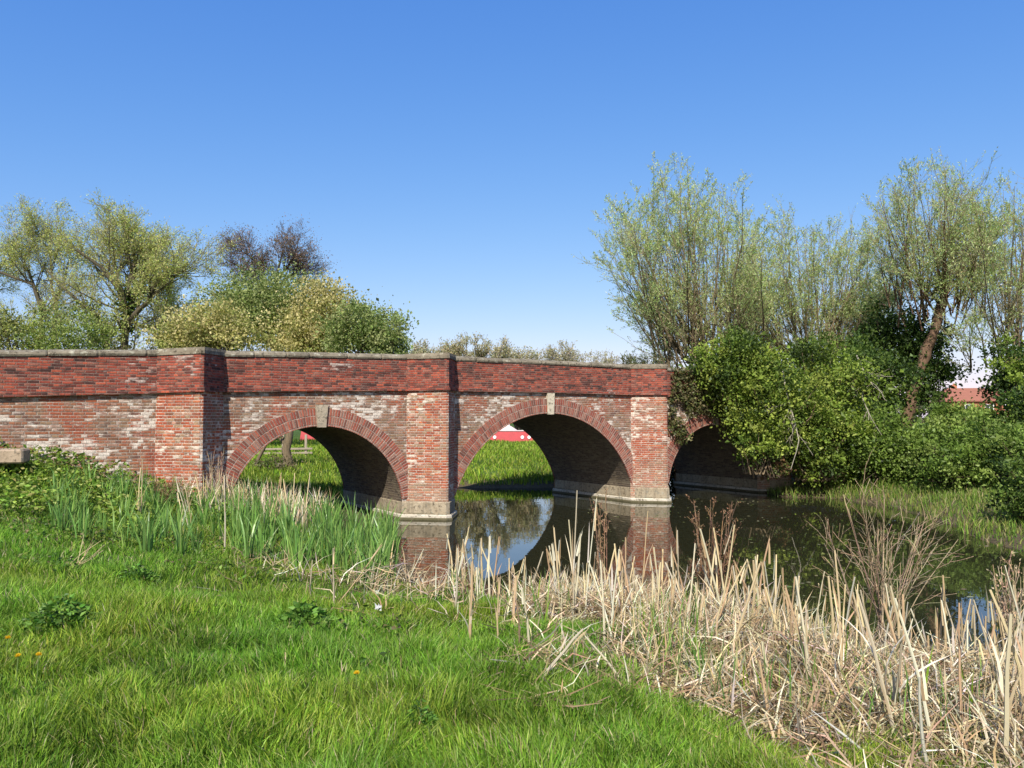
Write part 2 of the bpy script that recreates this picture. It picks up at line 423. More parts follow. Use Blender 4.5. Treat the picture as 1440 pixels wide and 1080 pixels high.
# ------------------------------------------------------------------ bridge
TH = math.radians(33); u = np.array([math.cos(TH), math.sin(TH)]); nn = np.array([-math.sin(TH), math.cos(TH)])
P0 = np.array([-90 / FPX * 20, 20.0]); W0 = P0 + .75 * nn
def bw(s, q, z):
    s = np.asarray(s, float); q = np.asarray(q, float)
    return np.stack(np.broadcast_arrays(W0[0] + s * u[0] + q * nn[0], W0[1] + s * u[1] + q * nn[1], z), -1)
def zs(s): return 3.26 - .0019 * (np.asarray(s, float) - 3.68) ** 2
DEP = 4.0
ARCH = [(-3.02, 2.13, 2.35), (3.68, 3.07, 2.68), (10.38, 2.13, 2.35)]
ZSP = .5
SA, SB = -22.0, 20.0
APEX = [-5.88, 0.0, 7.506, 13.24]
def archR(h, zc): r = zc - ZSP; return (h * h + r * r) / (2 * r)
br = empty('brick_bridge', (W0[0], W0[1], 0))
tag(br, 'old humped red brick bridge with round arches over the river', 'bridge')
OFF = np.array([W0[0], W0[1], 0.])
def bpart(geo, name, mat, parent=br, smooth=False): 
    geo.v = [v - OFF for v in geo.v]
    o = geo.build(name, mat, parent, smooth=smooth); return o
ss = list(np.arange(SA, SB + .01, .25))
for c, h, zc in ARCH: ss += list(c + h * np.sin(np.linspace(-np.pi / 2, np.pi / 2, 41)))
ss = np.unique(np.round(ss, 4))
def lowz(s):
    z = np.full(s.shape, -.8)
    for c, h, zc in ARCH:
        R = archR(h, zc); inside = (s > c - h - 1e-4) & (s < c + h + 1e-4)
        z = np.where(inside, zc - R + np.sqrt(np.maximum(R * R - (s - c) ** 2, 0)), z)
    return z
def is_in(s): return any(abs(s - c) < h - 1e-3 for c, h, _ in ARCH)
def wallface(q, flip):
    g = Geo()
    for a, b in zip(ss[:-1], ss[1:]):
        m = (a + b) / 2
        la, lb = (lowz(np.array([a]))[0], lowz(np.array([b]))[0]) if is_in(m) else (-.8, -.8)
        V = [bw(a, q, la), bw(b, q, lb), bw(b, q, zs(b)), bw(a, q, zs(a))]
        g.add(V, np.array([[0, 1, 2, 3] if not flip else [3, 2, 1, 0]]), uv=[(a, la), (b, lb), (b, zs(b)), (a, zs(a))])
    return g
sw = bpart(wallface(0, False), 'spandrel_wall', M_wall)
bpart(wallface(DEP, True), 'spandrel_wall', M_wall)
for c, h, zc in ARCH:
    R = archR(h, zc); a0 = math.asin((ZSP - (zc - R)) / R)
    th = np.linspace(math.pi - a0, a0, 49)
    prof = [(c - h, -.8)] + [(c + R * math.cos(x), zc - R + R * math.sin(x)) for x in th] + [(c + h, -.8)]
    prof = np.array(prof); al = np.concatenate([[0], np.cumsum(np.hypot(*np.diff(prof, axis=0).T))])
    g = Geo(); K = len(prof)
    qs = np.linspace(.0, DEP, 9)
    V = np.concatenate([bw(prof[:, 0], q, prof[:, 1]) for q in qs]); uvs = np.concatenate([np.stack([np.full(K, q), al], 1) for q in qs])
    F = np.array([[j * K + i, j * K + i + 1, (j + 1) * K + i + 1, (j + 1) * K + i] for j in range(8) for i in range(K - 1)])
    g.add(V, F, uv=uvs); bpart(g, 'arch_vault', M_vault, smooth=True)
    for q0, q1 in ((-.028, .03), (DEP + .028, DEP - .03)):
        g = Geo(); T = .41
        ri, ro = R - .004, R + T
        rows = [(ri, q1), (ri, q0), (ro, q0), (ro, q1)]
        V = np.concatenate([bw(c + r * np.cos(th), q, zc - R + r * np.sin(th)) for r, q in rows])
        arc = (math.pi - th) * (R + T / 2)
        uvs = np.concatenate([np.stack([np.full(49, 10 + (r - R) * .9783 + (.0 if True else 0)), arc], 1) for r, q in rows])
        F = np.array([[j * 49 + i, j * 49 + i + 1, (j + 1) * 49 + i + 1, (j + 1) * 49 + i] for j in range(3) for i in range(48)])
        if q0 > 0: F = F[:, ::-1]
        g.add(V, F, uv=uvs); ring = bpart(g, 'arch_ring', M_ring)
        g = Geo(); kh = zs(c) - zc - .005 if zc > 2.5 else .50
        w0, w1 = (.10, .125) if zc > 2.5 else (.105, .15)
        qa, qb = (-.075, .02) if q0 < 0 else (DEP + .075, DEP - .02)
        V = [bw(c + x, q, z) for q in (qa, qb) for x, z in ((-w0, zc - .035), (w0, zc - .035), (w1, zc + kh), (-w1, zc + kh))]
        F = np.array([[0, 1, 2, 3], [1, 5, 6, 2], [4, 0, 3, 7], [3, 2, 6, 7], [4, 5, 1, 0], [5, 4, 7, 6]])
        g.add(V, F, c=(.5, .5, .5)); bpart(g, 'keystone', M_key if zc > 2.5 else M_key2)
# deck, string course, parapets
def sweep(prof, s, uvscale=True):
    """prof: list of (q, dz over string line), swept along s"""
    g = Geo(); K = len(prof); n = len(s)
    V = np.concatenate([bw(s, q, zs(s) + dz) for q, dz in prof])
    al = np.concatenate([[0], np.cumsum([math.hypot(b[0] - a[0], b[1] - a[1]) for a, b in zip(prof[:-1], prof[1:])])])
    uvs = np.concatenate([np.stack([s, zs(s) + al[k]], 1) for k in range(K)])
    F = np.array([[k * n + i, k * n + i + 1, (k + 1) * n + i + 1, (k + 1) * n + i] for k in range(K - 1) for i in range(n - 1)])
    g.add(V, F, uv=uvs); return g
sl = np.arange(SA, SB + .01, .25)
CT = .80                       # brick part of the parapet
for side in (0, 1):
    f = (lambda q: q) if side == 0 else (lambda q: DEP - q)
    bpart(sweep([(f(.0), -.0), (f(-.085), .0), (f(-.085), .085), (f(-.02), .10), (f(-.015), CT)], sl), 'parapet', M_para)
    bpart(sweep([(f(.34), CT), (f(.34), .0)], sl), 'parapet_back', M_para)
bpart(sweep([(.33, .16), (DEP - .33, .16)], sl), 'road_deck', paint('road_grit', (.10, .10, .095), .95))
def cope_run(g, pts2, zf, wid, ht, step=.72, over=.05, inner=True):
    pass
def coping(side):
    g = Geo(); s = SA
    f = (lambda q: q) if side == 0 else (lambda q: DEP - q)
    while s < SB:
        L = U(.55, .95); a, b = s + .006, s + L - .006; s += L
        dz = U(-.008, .008); dq = U(-.012, .012); tone = np.array([.5, .49, .46]) * U(.8, 1.18)
        sv = np.array([a, a + .03, (a + b) / 2, b - .03, b]); sh = np.array([.93, 1, 1, 1, .93])
        pr = [(-.04, 0.), (-.055, .04), (-.035, .085), (.03, .120), (.10, .138), (.22, .138), (.30, .12), (.355, .085), (.375, .04), (.36, 0.)]
        qm = .16; K = len(pr)
        V = np.concatenate([bw(sv, f(qm + (q - qm) * sh + dq), zs(sv) + CT + (z * sh) + dz + (vnoise(sv * 3 + 7 * q, sv * 0 + z * 9, .4, 5) - .5) * .03 * (z > 0)) for q, z in pr])
        F = [[k * 5 + i, k * 5 + i + 1, k * 5 + 6 + i, k * 5 + 5 + i] for k in range(K - 1) for i in range(4)]
        if side: F = [x[::-1] for x in F]
        g.add(V, np.array(F), c=tone)
        for e in (0, 4):
            ring = [k * 5 + e for k in range(K)]
            for k in range(1, K - 1): g.f.append(np.array([[ring[0], ring[k], ring[k + 1]]]) + g.n - len(V)); g.mi.append(0)
    bpart(g, 'coping', M_cope, smooth=False)
coping(0); coping(1)
# triangular cutwater piers
PL, PR, PQ = .80, .62, .75
def tri(sa, off, side):
    """outline of the cutwater pushed out by off, from left root over the apex to the right root"""
    L, R = PL + off * 1.15, PR + off * 1.1
    s = [sa - L, sa - .035, sa + .035, sa + R]; q = [0.02, -PQ - off + .03, -PQ - off + .03, .02]
    if side: q = [DEP - x for x in q]
    return np.array(s), np.array(q)
def prism(sa, side, z0, z1, off, top=False, bot=False, col=None, seg=1):
    g = Geo(); s, q = tri(sa, off, side)
    f0 = z0(s) if callable(z0) else np.full(4, z0); f1 = z1(s) if callable(z1) else np.full(4, z1)
    al = np.concatenate([[0], np.cumsum(np.hypot(np.diff(s), np.diff(q)))]) + sa * 3.1 + .1125
    V = np.concatenate([bw(s, q, f0), bw(s, q, f1)]); uvs = np.concatenate([np.stack([al, f0], 1), np.stack([al, f1], 1)])
    F = [[i, i + 1, 5 + i, 4 + i] for i in range(3)]
    g.add(V, np.array(F), c=col, uv=uvs)
    if top: g.f.append(np.array([[4, 5, 6, 7]])); g.mi.append(0)
    if bot: g.f.append(np.array([[3, 2, 1, 0]])); g.mi.append(0)
    return g
def merge(*gs):
    o = Geo()
    for x in gs:
        k = o.n
        o.v += x.v; o.c += x.c; o.uv += x.uv; o.mi += x.mi
        o.f += [a + k for a in x.f]; o.n += x.n
    return o
for side in (0, 1):
    for sa in APEX:
        pr = bpart(prism(sa, side, -.8, lambda s: zs(s) + 0 * s, 0), 'cutwater_pier', M_pier)
        bpart(prism(sa, side, lambda s: zs(s) + .001, lambda s: zs(s) + .086, .08, True, True), 'string_course', M_para, pr)
        bpart(prism(sa, side, lambda s: zs(s) + .087, lambda s: zs(s) + CT + .01, .012, True), 'pier_parapet', M_para, pr)
        c0 = prism(sa, side, lambda s: zs(s) + CT + .012, lambda s: zs(s) + CT + .085, .045, False, True, (.5, .48, .45))
        c1 = prism(sa, side, lambda s: zs(s) + CT + .085, lambda s: zs(s) + CT + .15, .045, False, False, (.5, .48, .45))
        s4, q4 = tri(sa, .02, side); V1 = c1.v[0].copy(); V1[4:] = bw(s4, q4, zs(s4) + CT + .15); c1.v[0] = V1
        c1.f.append(np.array([[4, 5, 6, 7]])); c1.mi.append(0)
        bpart(merge(c0, c1), 'pier_coping', M_cope, pr)
# stone plinths round the feet of the piers
def plinth(poly, z0, z1, off, name, mat, parent, bev=.0, blocks=False):
    P = np.array(poly, float); n = len(P)
    e = np.roll(P, -1, 0) - P; nr = np.stack([e[:, 1], -e[:, 0]], 1); nr /= np.linalg.norm(nr, axis=1, keepdims=True)
    na = nr + np.roll(nr, 1, 0); na /= (np.sum(na * nr, 1, keepdims=True))
    g = Geo()
    rings = [(off, z0), (off, z1 - bev), (off - bev, z1)] if bev else [(off, z0), (off, z1)]
    V = np.concatenate([bw(P[:, 0] + na[:, 0] * o, P[:, 1] + na[:, 1] * o, z) for o, z in rings])
    F = [[k * n + i, k * n + (i + 1) % n, (k + 1) * n + (i + 1) % n, (k + 1) * n + i] for k in range(len(rings) - 1) for i in range(n)]
    g.add(V, np.array(F), c=(.5, .5, .5))
    top = np.arange(n) + (len(rings) - 1) * n
    g.f.append(top[None]); g.mi.append(0)
    return bpart(g, name, mat, parent)
foots = []
for k, sa in enumerate(APEX):
    l = (ARCH[k - 1][0] + ARCH[k - 1][1]) if k else sa - 1.6
    r = (ARCH[k][0] - ARCH[k][1]) if k < 3 else sa + 1.6
    poly = [(l, DEP), (l, 0), (sa - .05, -PQ), (sa + .05, -PQ), (r, 0), (r, DEP), (sa + .05, DEP + PQ), (sa - .05, DEP + PQ)]
    pl = plinth(poly, -.8, .44 + .0 * k, .012, 'plinth', M_plinth, br, .02)
    plinth(poly, -.8, .13, .065, 'ledge', M_ledge, pl, .025)
    plinth(poly, -.8, .055, .085, 'footing', M_plinth, pl, .02)
    # block joints as slightly proud corner stones
    g = Geo()

# ------------------------------------------------------------------ tree tools
def branch(P, R, nc, L, ang, up, tr=(.25, 1), npts=5, wig=.12, rr=.6, end=.25, curve=.0, shrink=.45):
    B, n, _ = P.shape
    i = np.repeat(np.arange(B), nc); N = len(i)
    t = U(tr[0], tr[1], N) if N else np.zeros(0); f = t * (n - 1); k = np.minimum(f.astype(int), n - 2); wv = (f - k)[:, None]
    pos = P[i, k] * (1 - wv) + P[i, k + 1] * wv
    tan = P[i, k + 1] - P[i, k]; tan /= np.linalg.norm(tan, axis=1, keepdims=True) + 1e-9
    rad = (R[i, k] * (1 - wv[:, 0]) + R[i, k + 1] * wv[:, 0]) * rr
    r = rng.normal(size=(N, 3)); r -= (r * tan).sum(1, keepdims=True) * tan; r /= np.linalg.norm(r, axis=1, keepdims=True) + 1e-9
    a = np.radians(U(ang[0], ang[1], N))[:, None]
    d = np.cos(a) * tan + np.sin(a) * r; d[:, 2] += up; d /= np.linalg.norm(d, axis=1, keepdims=True)
    ln = U(L[0], L[1], N) * (1 - shrink * t)
    pts = [pos]
    for _ in range(npts - 1):
        d = d + rng.normal(size=(N, 3)) * wig; d[:, 2] += curve; d /= np.linalg.norm(d, axis=1, keepdims=True)
        pts.append(pts[-1] + d * (ln / (npts - 1))[:, None])
    return np.stack(pts, 1), rad[:, None] * np.linspace(1, end, npts)[None]
def along(P, k, spread=.04, tr=(.15, 1)):
    B, n, _ = P.shape; i = np.repeat(np.arange(B), k); N = len(i)
    f = U(tr[0], tr[1], N) * (n - 1); j = np.minimum(f.astype(int), n - 2); wv = (f - j)[:, None]
    d = P[i, j + 1] - P[i, j]; d /= np.linalg.norm(d, axis=1, keepdims=True) + 1e-9
    return P[i, j] * (1 - wv) + P[i, j + 1] * wv + rng.normal(size=(N, 3)) * spread, d
def poly_n(pts, n):
    pts = np.asarray(pts, float); s = np.concatenate([[0], np.cumsum(np.linalg.norm(np.diff(pts, axis=0), axis=1))]); q = np.linspace(0, s[-1], n)
    return np.stack([np.interp(q, s, pts[:, k]) for k in range(3)], 1)
def limbs_px(lines, Y, n=8, r0=None):
    """limbs from drawn lines: each [(px,py,dY)...] placed at distance Y+dY"""
    P = np.stack([poly_n([at(a, b, Y + dy) for a, b, dy in ln], n) for ln in lines])
    P[:, 1:-1] += rng.normal(0, .05, P[:, 1:-1].shape)
    R = np.stack([np.linspace(a, b, n) for a, b in r0])
    return P, R
def make_tree(name, label, base, wood, twigs, leafsets, group=None, cat='tree', bark=(.09, .07, .05), twigcol=(.10, .085, .055), extra=None):
    r = empty(name, base); tag(r, label, cat, group)
    g = Geo()
    for P, R, s in wood: g.tubes(P - np.asarray(base), R, s, bark, cap=False)
    g.build('trunk', M_bark, r, smooth=True)
    g = Geo()
    for P, R in twigs: g.tubes(P - np.asarray(base), R, 3, twigcol, cap=False)
    for pos, L, W, d, col in leafsets: g.leaves(pos - np.asarray(base), L, W, d, col)
    g.build('crown', M_airy, r)
    return r
YG = [(0.473, 0.495, 0.132), (0.550, 0.550, 0.187), (0.374, 0.429, 0.110), (0.605, 0.583, 0.264), (0.495, 0.528, 0.165)]
WIL = [(0.403, 0.482, 0.168), (0.493, 0.549, 0.246), (0.314, 0.403, 0.134), (0.560, 0.582, 0.325), (0.437, 0.504, 0.202)]
def willow(name, label, bark, Y, head, whips, tops, nl, group, trunk=None, tilt=0, dens=1.0, r0=.28, cols=WIL, ls=(.055, .125), dY=2.2, cut=None, lo=0):
    """pollard: trunk to a head, then a fan of long upright whips reaching for the drawn outline"""
    hd = at(head[0], head[1], Y)
    gb = hd.copy() if trunk is None else at(trunk[0][0], trunk[0][1], Y); gb[2] = float(gz(gb[0], gb[1])) - .1
    tp = [gb] + ([at(a, b, Y) for a, b in trunk[1:]] if trunk else []) + [hd]
    T = poly_n(tp, 8)[None]; T[0, 1:-1] += rng.normal(0, .04, (6, 3))
    TR = np.linspace(r0, r0 * .85, 8)[None]
    TR[0, -1] *= 1.15
    tops = np.array(tops, float)
    j = rng.integers(0, len(tops) - 1, whips); f = U(0, 1, whips)[:, None]
    tx = tops[j] * (1 - f) + tops[j + 1] * f
    hh = np.array([head[0], head[1]]); reach = U(.72, 1.0, whips)[:, None]
    tx = hh + (tx - hh) * reach
    W = []
    for a, b in tx:
        e = at(a, b, Y + rng.normal(0, dY)); st = hd + rng.normal(0, .3, 3) + np.array([np.clip((a - hh[0]) / 90, -1, 1) * U(0, 2.4), 0, U(-.9, .3)])
        m = (st + e) / 2; m[2] += abs(e[0] - st[0]) * -.04; m[:2] += (e[:2] - st[:2]) * U(.02, .14)
        W.append(poly_n([st, (st * .6 + m * .4) , m, (m + e) / 2 + rng.normal(0, .12, 3), e], 9))
    W = np.array(W); WR = U(.028, .06, whips)[:, None] * r0 / .28 * np.linspace(1, .12, 9)[None]
    A, AR = branch(W, WR, 12, (1.1, 2.8), (18, 58), .18, (.05, .97), 5, .10, .55, .3, .04)
    B, BR = branch(A, AR, 5, (.35, .95), (15, 50), .15, (.2, 1), 4, .12, .65, .4, .03)
    BR = np.maximum(BR, .0035); AR = np.maximum(AR, .0055)
    l1, d1 = along(B, max(1, int(nl * dens)), .03); l2, d2 = along(A, max(1, int(nl * 1.2 * dens)), .03); l3, d3 = along(W, 8, .03, (.5, 1))
    pos = np.concatenate([l1, l2, l3]); d = np.concatenate([d1, d2, d3]) + rng.normal(0, .55, (len(pos), 3)); d[:, 2] += .1
    keep = vnoise(pos[:, 0] + pos[:, 1] * .3, pos[:, 2], .9, 9) * 1.2 + U(-.3, .3, len(pos)) > .42
    pos, d = pos[keep], d[keep]; n = len(pos)
    iv = []
    if trunk:
        l, d_ = along(T, 900, .24, (0, .62)); m = len(l); iv = [(l, U(.08, .17, m), U(.07, .13, m), None, pal(m, [(.05, .09, .016), (.09, .14, .026), (.15, .20, .035), (.03, .055, .012)], .2))]
        T, TR = poly_n(T[0], 22)[None] + rng.normal(0, .018, (1, 22, 3)), np.interp(np.linspace(0, 1, 22), np.linspace(0, 1, 8), TR[0])[None] * U(.82, 1.22, (1, 22))
    return make_tree(name, label, tuple(gb), [(T, TR, 9), (W, WR, 5)], [(A, AR), (B, BR)],
                     iv + [(pos, U(ls[0], ls[1], n), U(ls[0], ls[1], n) * .36, d, pal(n, cols, .22))], group, bark=bark or (.20, .155, .095), twigcol=(.34, .29, .17))

WG = 'pollard willows behind the ivy thicket'
willow('willow_tree', 'tall thin leaved willow fanning out over the bridge end', None, 33, (1000, 505), 92,
       [(915, 455), (868, 410), (842, 350), (862, 290), (900, 245), (930, 235), (965, 215), (1000, 250), (1040, 265), (1062, 300), (1072, 360), (1085, 410)], 14, WG)
willow('willow_tree', 'low wispy willow between the two taller willow fans', None, 36, (1140, 505), 92,
       [(1035, 430), (1045, 370), (1072, 330), (1100, 308), (1140, 298), (1185, 308), (1225, 312), (1250, 350), (1262, 410), (1250, 440)], 15, WG, r0=.24)
willow('willow_tree', 'tall willow on a bare leaning brown pollard trunk', (.15, .095, .06), 31, (1325, 424), 62,
       [(1225, 330), (1235, 265), (1262, 245), (1310, 240), (1335, 232), (1370, 262), (1400, 300), (1408, 360), (1215, 410)], 13, WG,
       trunk=[(1264, 640), (1280, 560), (1293, 520), (1310, 470)], r0=.22)
willow('willow_tree', 'willow cut by the edge of the photo with low drooping sprays', None, 29, (1425, 500), 36,
       [(1345, 470), (1350, 390), (1362, 300), (1400, 252), (1440, 245), (1490, 240), (1540, 280), (1560, 360), (1540, 450), (1352, 430)], 11, WG, r0=.26)

def big_tree(name, label, lines, Y, r0, base, cols, dens=(9, 7, 5), ll=(2.2, 4.2), nl=5, spr=.12, bark=(.10, .085, .055), up=.25, ls=(.11, .21), ivy=None, twc=(.09, .08, .045), cur=.05, thin=.3):
    P, R = limbs_px(lines, Y, 9, r0)
    b = np.array(base, float)
    R = R * .72
    A, AR = branch(P, R, dens[0], ll, (22, 70), up, (.28, 1), 7, .13, .42, .2, cur, .25)
    B, BR = branch(A, AR, dens[1], (ll[0] * .38, ll[1] * .48), (22, 60), up * .9, (.15, 1), 5, .14, .5, .3, cur)
    C, CR = branch(B, BR, dens[2], (ll[0] * .16, ll[1] * .24), (15, 55), up * .6, (.15, 1), 4, .15, .6, .4, .03)
    CR = np.maximum(CR, .007); BR = np.maximum(BR, .010)
    sets = []
    if nl:
        l1, d1 = along(C, nl, spr); l2, d2 = along(B, nl, spr)
        pos = np.concatenate([l1, l2]); d = np.concatenate([d1, d2]) + rng.normal(0, .8, (len(pos), 3))
        k = vnoise(pos[:, 0] + .4 * pos[:, 1], pos[:, 2], 1.5, 11) + U(-.4, .4, len(pos)) > thin
        pos, d = pos[k], d[k]; n = len(pos)
        sets.append((pos, U(ls[0], ls[1], n), U(ls[0], ls[1], n) * .5, d, pal(n, cols, .2)))
    if ivy is not None:
        l, d = along(P[ivy[0]], ivy[1], .32, (0, .75)); n = len(l)
        sets.append((l, U(.15, .28, n), U(.13, .24, n), None, pal(n, [(.035, .07, .012), (.06, .10, .02), (.10, .14, .03), (.02, .045, .01)], .2)))
    return make_tree(name, label, tuple(b), [(P, R, 8), (A, AR, 5)], [(B, BR), (C, CR)], sets, 'trees beyond the bridge', bark=bark, twigcol=twc)
def gbase(px, Y):
    p = at(px, 590, Y); p[2] = float(gz(p[0], p[1])) - .1; return p
def gl(px, Y):                      # pixel row of the ground there
    p = gbase(px, Y); return HOR + (CAMZ - p[2]) * FPX / Y
big_tree('broad_tree', 'broad ivy trunked tree with dark spreading limbs beyond the bridge wall',
         [[(172, gl(172, 48), 0), (174, 480, 0), (178, 451, 0), (171, 416, 0), (164, 398, 0), (144, 378, -.5), (124, 366, -1), (108, 352, -1.2)],
          [(178, 451, 0), (186, 420, .3), (191, 404, .6), (200, 393, .8), (214, 378, 1.2), (230, 362, 1.5)],
          [(178, 455, 0), (209, 423, -.6), (222, 396, -1), (244, 388, -1.4), (258, 380, -1.6)],
          [(172, gl(172, 48), .1), (150, 482, .2), (142, 449, .4), (118, 431, .8), (87, 404, 1.2), (66, 380, 1.4)],
          [(180, 450, 0), (197, 456, .5), (212, 462, 1), (236, 452, 1.4)],
          [(174, 430, 0), (186, 380, .6), (190, 365, 1), (188, 350, 1.4)],
          [(171, 416, 0), (160, 370, .6), (162, 355, 1.4), (158, 342, 1.8)]], 48,
         [(.50, .10), (.30, .08), (.24, .07), (.34, .08), (.16, .06), (.22, .07), (.20, .06)], gbase(172, 48), YG, dens=(17, 10, 6), ll=(2.2, 4.6), ivy=([0, 1, 3], 620), nl=6, up=.22, cur=.02, ls=(.08, .15), twc=(.30, .27, .15), thin=.30)
big_tree('broad_tree', 'pale leafed tree with two forked stems at the photo edge',
         [[(58, gl(58, 52), 0), (58, 478, 0), (59, 429, 0), (52, 404, 0), (36, 391, -.4), (2, 384, -.8), (-30, 370, -1)],
          [(60, gl(58, 52), 0), (74, 463, .3), (80, 432, .6), (83, 405, 1), (100, 385, 1.2), (96, 368, 1.5)],
          [(59, 429, 0), (45, 395, .8), (32, 370, 1), (26, 355, 1.2)],
          [(58, 470, 0), (30, 455, -.6), (0, 458, -1), (-25, 440, -1)],
          [(80, 432, .6), (70, 385, 1), (72, 365, 1.4), (66, 345, 1.6)],
          [(0, 480, 1), (-20, 440, 1), (-25, 400, 1.5), (-10, 360, 1.5)]], 52,
         [(.32, .08), (.24, .07), (.18, .06), (.16, .06), (.16, .06), (.2, .08)], gbase(58, 52), YG, dens=(16, 10, 6), ll=(2.4, 4.4), nl=6, up=.25, cur=.02, ls=(.08, .15), twc=(.30, .27, .15), thin=.30)
big_tree('dark_twigged_tree', 'round purplish brown tree rising behind the blossoming bushes',
         [[(385, gl(385, 62), 0), (385, 470, 0), (384, 430, 0), (388, 400, 0), (394, 370, 0), (398, 352, 0)],
          [(384, 430, 0), (365, 400, .5), (345, 378, 1), (320, 366, 1)],
          [(386, 410, 0), (405, 390, .5), (420, 378, 1), (432, 372, 1)],
          [(385, 425, 0), (370, 388, -.6), (356, 366, -1), (345, 356, -1)],
          [(388, 400, 0), (412, 365, -.6), (418, 348, -1)]], 62,
         [(.36, .08), (.2, .06), (.18, .06), (.18, .06), (.16, .06)], gbase(385, 62), [(.28, .17, .12), (.21, .14, .105), (.33, .22, .14), (.19, .16, .09)],
         dens=(21, 9, 6), ll=(1.8, 3.0), nl=3, spr=.35, ls=(.09, .16), bark=(.05, .04, .035), twc=(.15, .11, .09), up=.1, thin=.4)

def bushy(name, label, blobs, cols, L, cat='bush', group=None, twig=(.08, .06, .04), mat=None, clump=.16, base=None, shell=.55, flat=.0, per=70, stems=26):
    """shrub: leaf clumps spread through lumpy volumes, twigs showing between"""
    b0 = np.array(base if base is not None else blobs[0][0], float)
    if base is None: b0[2] = float(gz(b0[0], b0[1])) - .05
    r = empty(name, tuple(b0)); tag(r, label, cat, group)
    g = Geo(); gt = Geo()
    for c, rad, n in blobs:
        c = np.array(c, float); rad = np.array(rad, float)
        m = max(6, n // per)
        v = rng.normal(size=(m, 3)); v /= np.linalg.norm(v, axis=1, keepdims=True)
        lump = .70 + .62 * vnoise(v[:, 0] * 3 + c[0], v[:, 2] * 3 + v[:, 1] * 2, .8, 21)
        q = c + v * rad * (U(0, 1, m) ** (1 - shell))[:, None] * lump[:, None]
        sp = rad.mean() * clump * U(.6, 1.5, m)
        k = rng.integers(0, m, n)
        p = q[k] + rng.normal(size=(n, 3)) * sp[k][:, None] * np.array([1.15, 1.15, .8])
        cc = np.array(cols, float)[rng.integers(0, len(cols), m)][k] * (1 + rng.normal(0, .16, (n, 1))) * (.72 + .5 * U(0, 1, m))[k][:, None]
        keep = p[:, 2] > .05
        p, cc = p[keep], np.clip(cc[keep], .004, .8)
        d = rng.normal(size=(len(p), 3)); out = (p - c) / rad; d += out * .5; d[:, 2] += .15
        sz_ = L * np.exp(rng.normal(-.08, .30, len(p))); g.leaves(p - b0, sz_, sz_ * U(.55, .9, len(p)), d, cc)
        e = q[rng.integers(0, m, stems)]; st = np.stack([c + rng.normal(0, .2, (stems,)) * rad[k2] * .5 for k2 in range(3)], 1) if False else c + rng.normal(size=(stems, 3)) * rad * .18
        st[:, 2] = np.maximum(c[2] - rad[2] * .95, b0[2])
        mid = (st + e) / 2 + rng.normal(0, .12, (stems, 3)) * rad
        gt.tubes(np.stack([st, (st + mid) / 2, mid, (mid + e) / 2 + rng.normal(0, .04, (stems, 3)) * rad, e], 1) - b0, np.broadcast_to(np.linspace(1, .25, 5) * .022 * (1 + rad.mean() * .25), (stems, 5)), 4, twig, cap=False)
    gt.build('stem', M_bark, r, smooth=True)
    g.build('foliage', mat or M_leaf, r)
    return r
def bl(px, py, Y, rx, ry, rz, n):      # blob given by its middle pixel and pixel radii
    s = Y / FPX; return (at(px, py, Y), (rx * s, ry, rz * s), n)
SAL = [(.50, .43, .18), (.56, .48, .23), (.42, .38, .14), (.32, .34, .10)]
GRN = [(.22, .28, .08), (.28, .33, .11), (.17, .23, .06), (.32, .34, .13)]
BG = 'bushes beyond the bridge parapet'
bushy('sallow_bush', 'creamy catkin covered bush just over the pier coping', [bl(305, 465, 40, 66, 1.8, 40, 10000), bl(262, 484, 40, 44, 1.4, 28, 5000)], SAL, .13, group=BG)
bushy('sallow_bush', 'soft green bush under the purplish brown tree', [bl(380, 432, 44, 82, 2.4, 52, 20000), bl(330, 436, 45, 52, 1.8, 36, 7000)], GRN, .13, group=BG)
bushy('sallow_bush', 'cream topped bush left of the low green bush', [bl(455, 450, 42, 58, 2.0, 50, 14000), bl(430, 480, 41, 60, 1.6, 32, 7000)], SAL, .13, group=BG)
bushy('sallow_bush', 'low green bush where the bushes slope down to open sky', [bl(508, 464, 39, 54, 1.8, 38, 11000), bl(548, 478, 38, 30, 1.4, 28, 4500)], GRN, .12, group=BG)
bushy('sallow_bush', 'small green bush in front of the forked tree', [bl(100, 478, 44, 60, 1.8, 40, 5500)], [(.25, .31, .07), (.32, .36, .11), (.19, .25, .06)], .13, group=BG)
bushy('sallow_bush', 'brownish thin bush beside the ivy trunked tree', [bl(238, 455, 56, 30, 1.8, 50, 2600)], [(.22, .20, .10), (.27, .23, .12), (.17, .17, .08)], .14, group=BG, stems=120)
bushy('sallow_bush', 'olive bush at the photo edge below the forked tree', [bl(12, 470, 44, 40, 1.8, 36, 3600)], [(.28, .30, .08), (.34, .34, .12)], .14, group=BG)

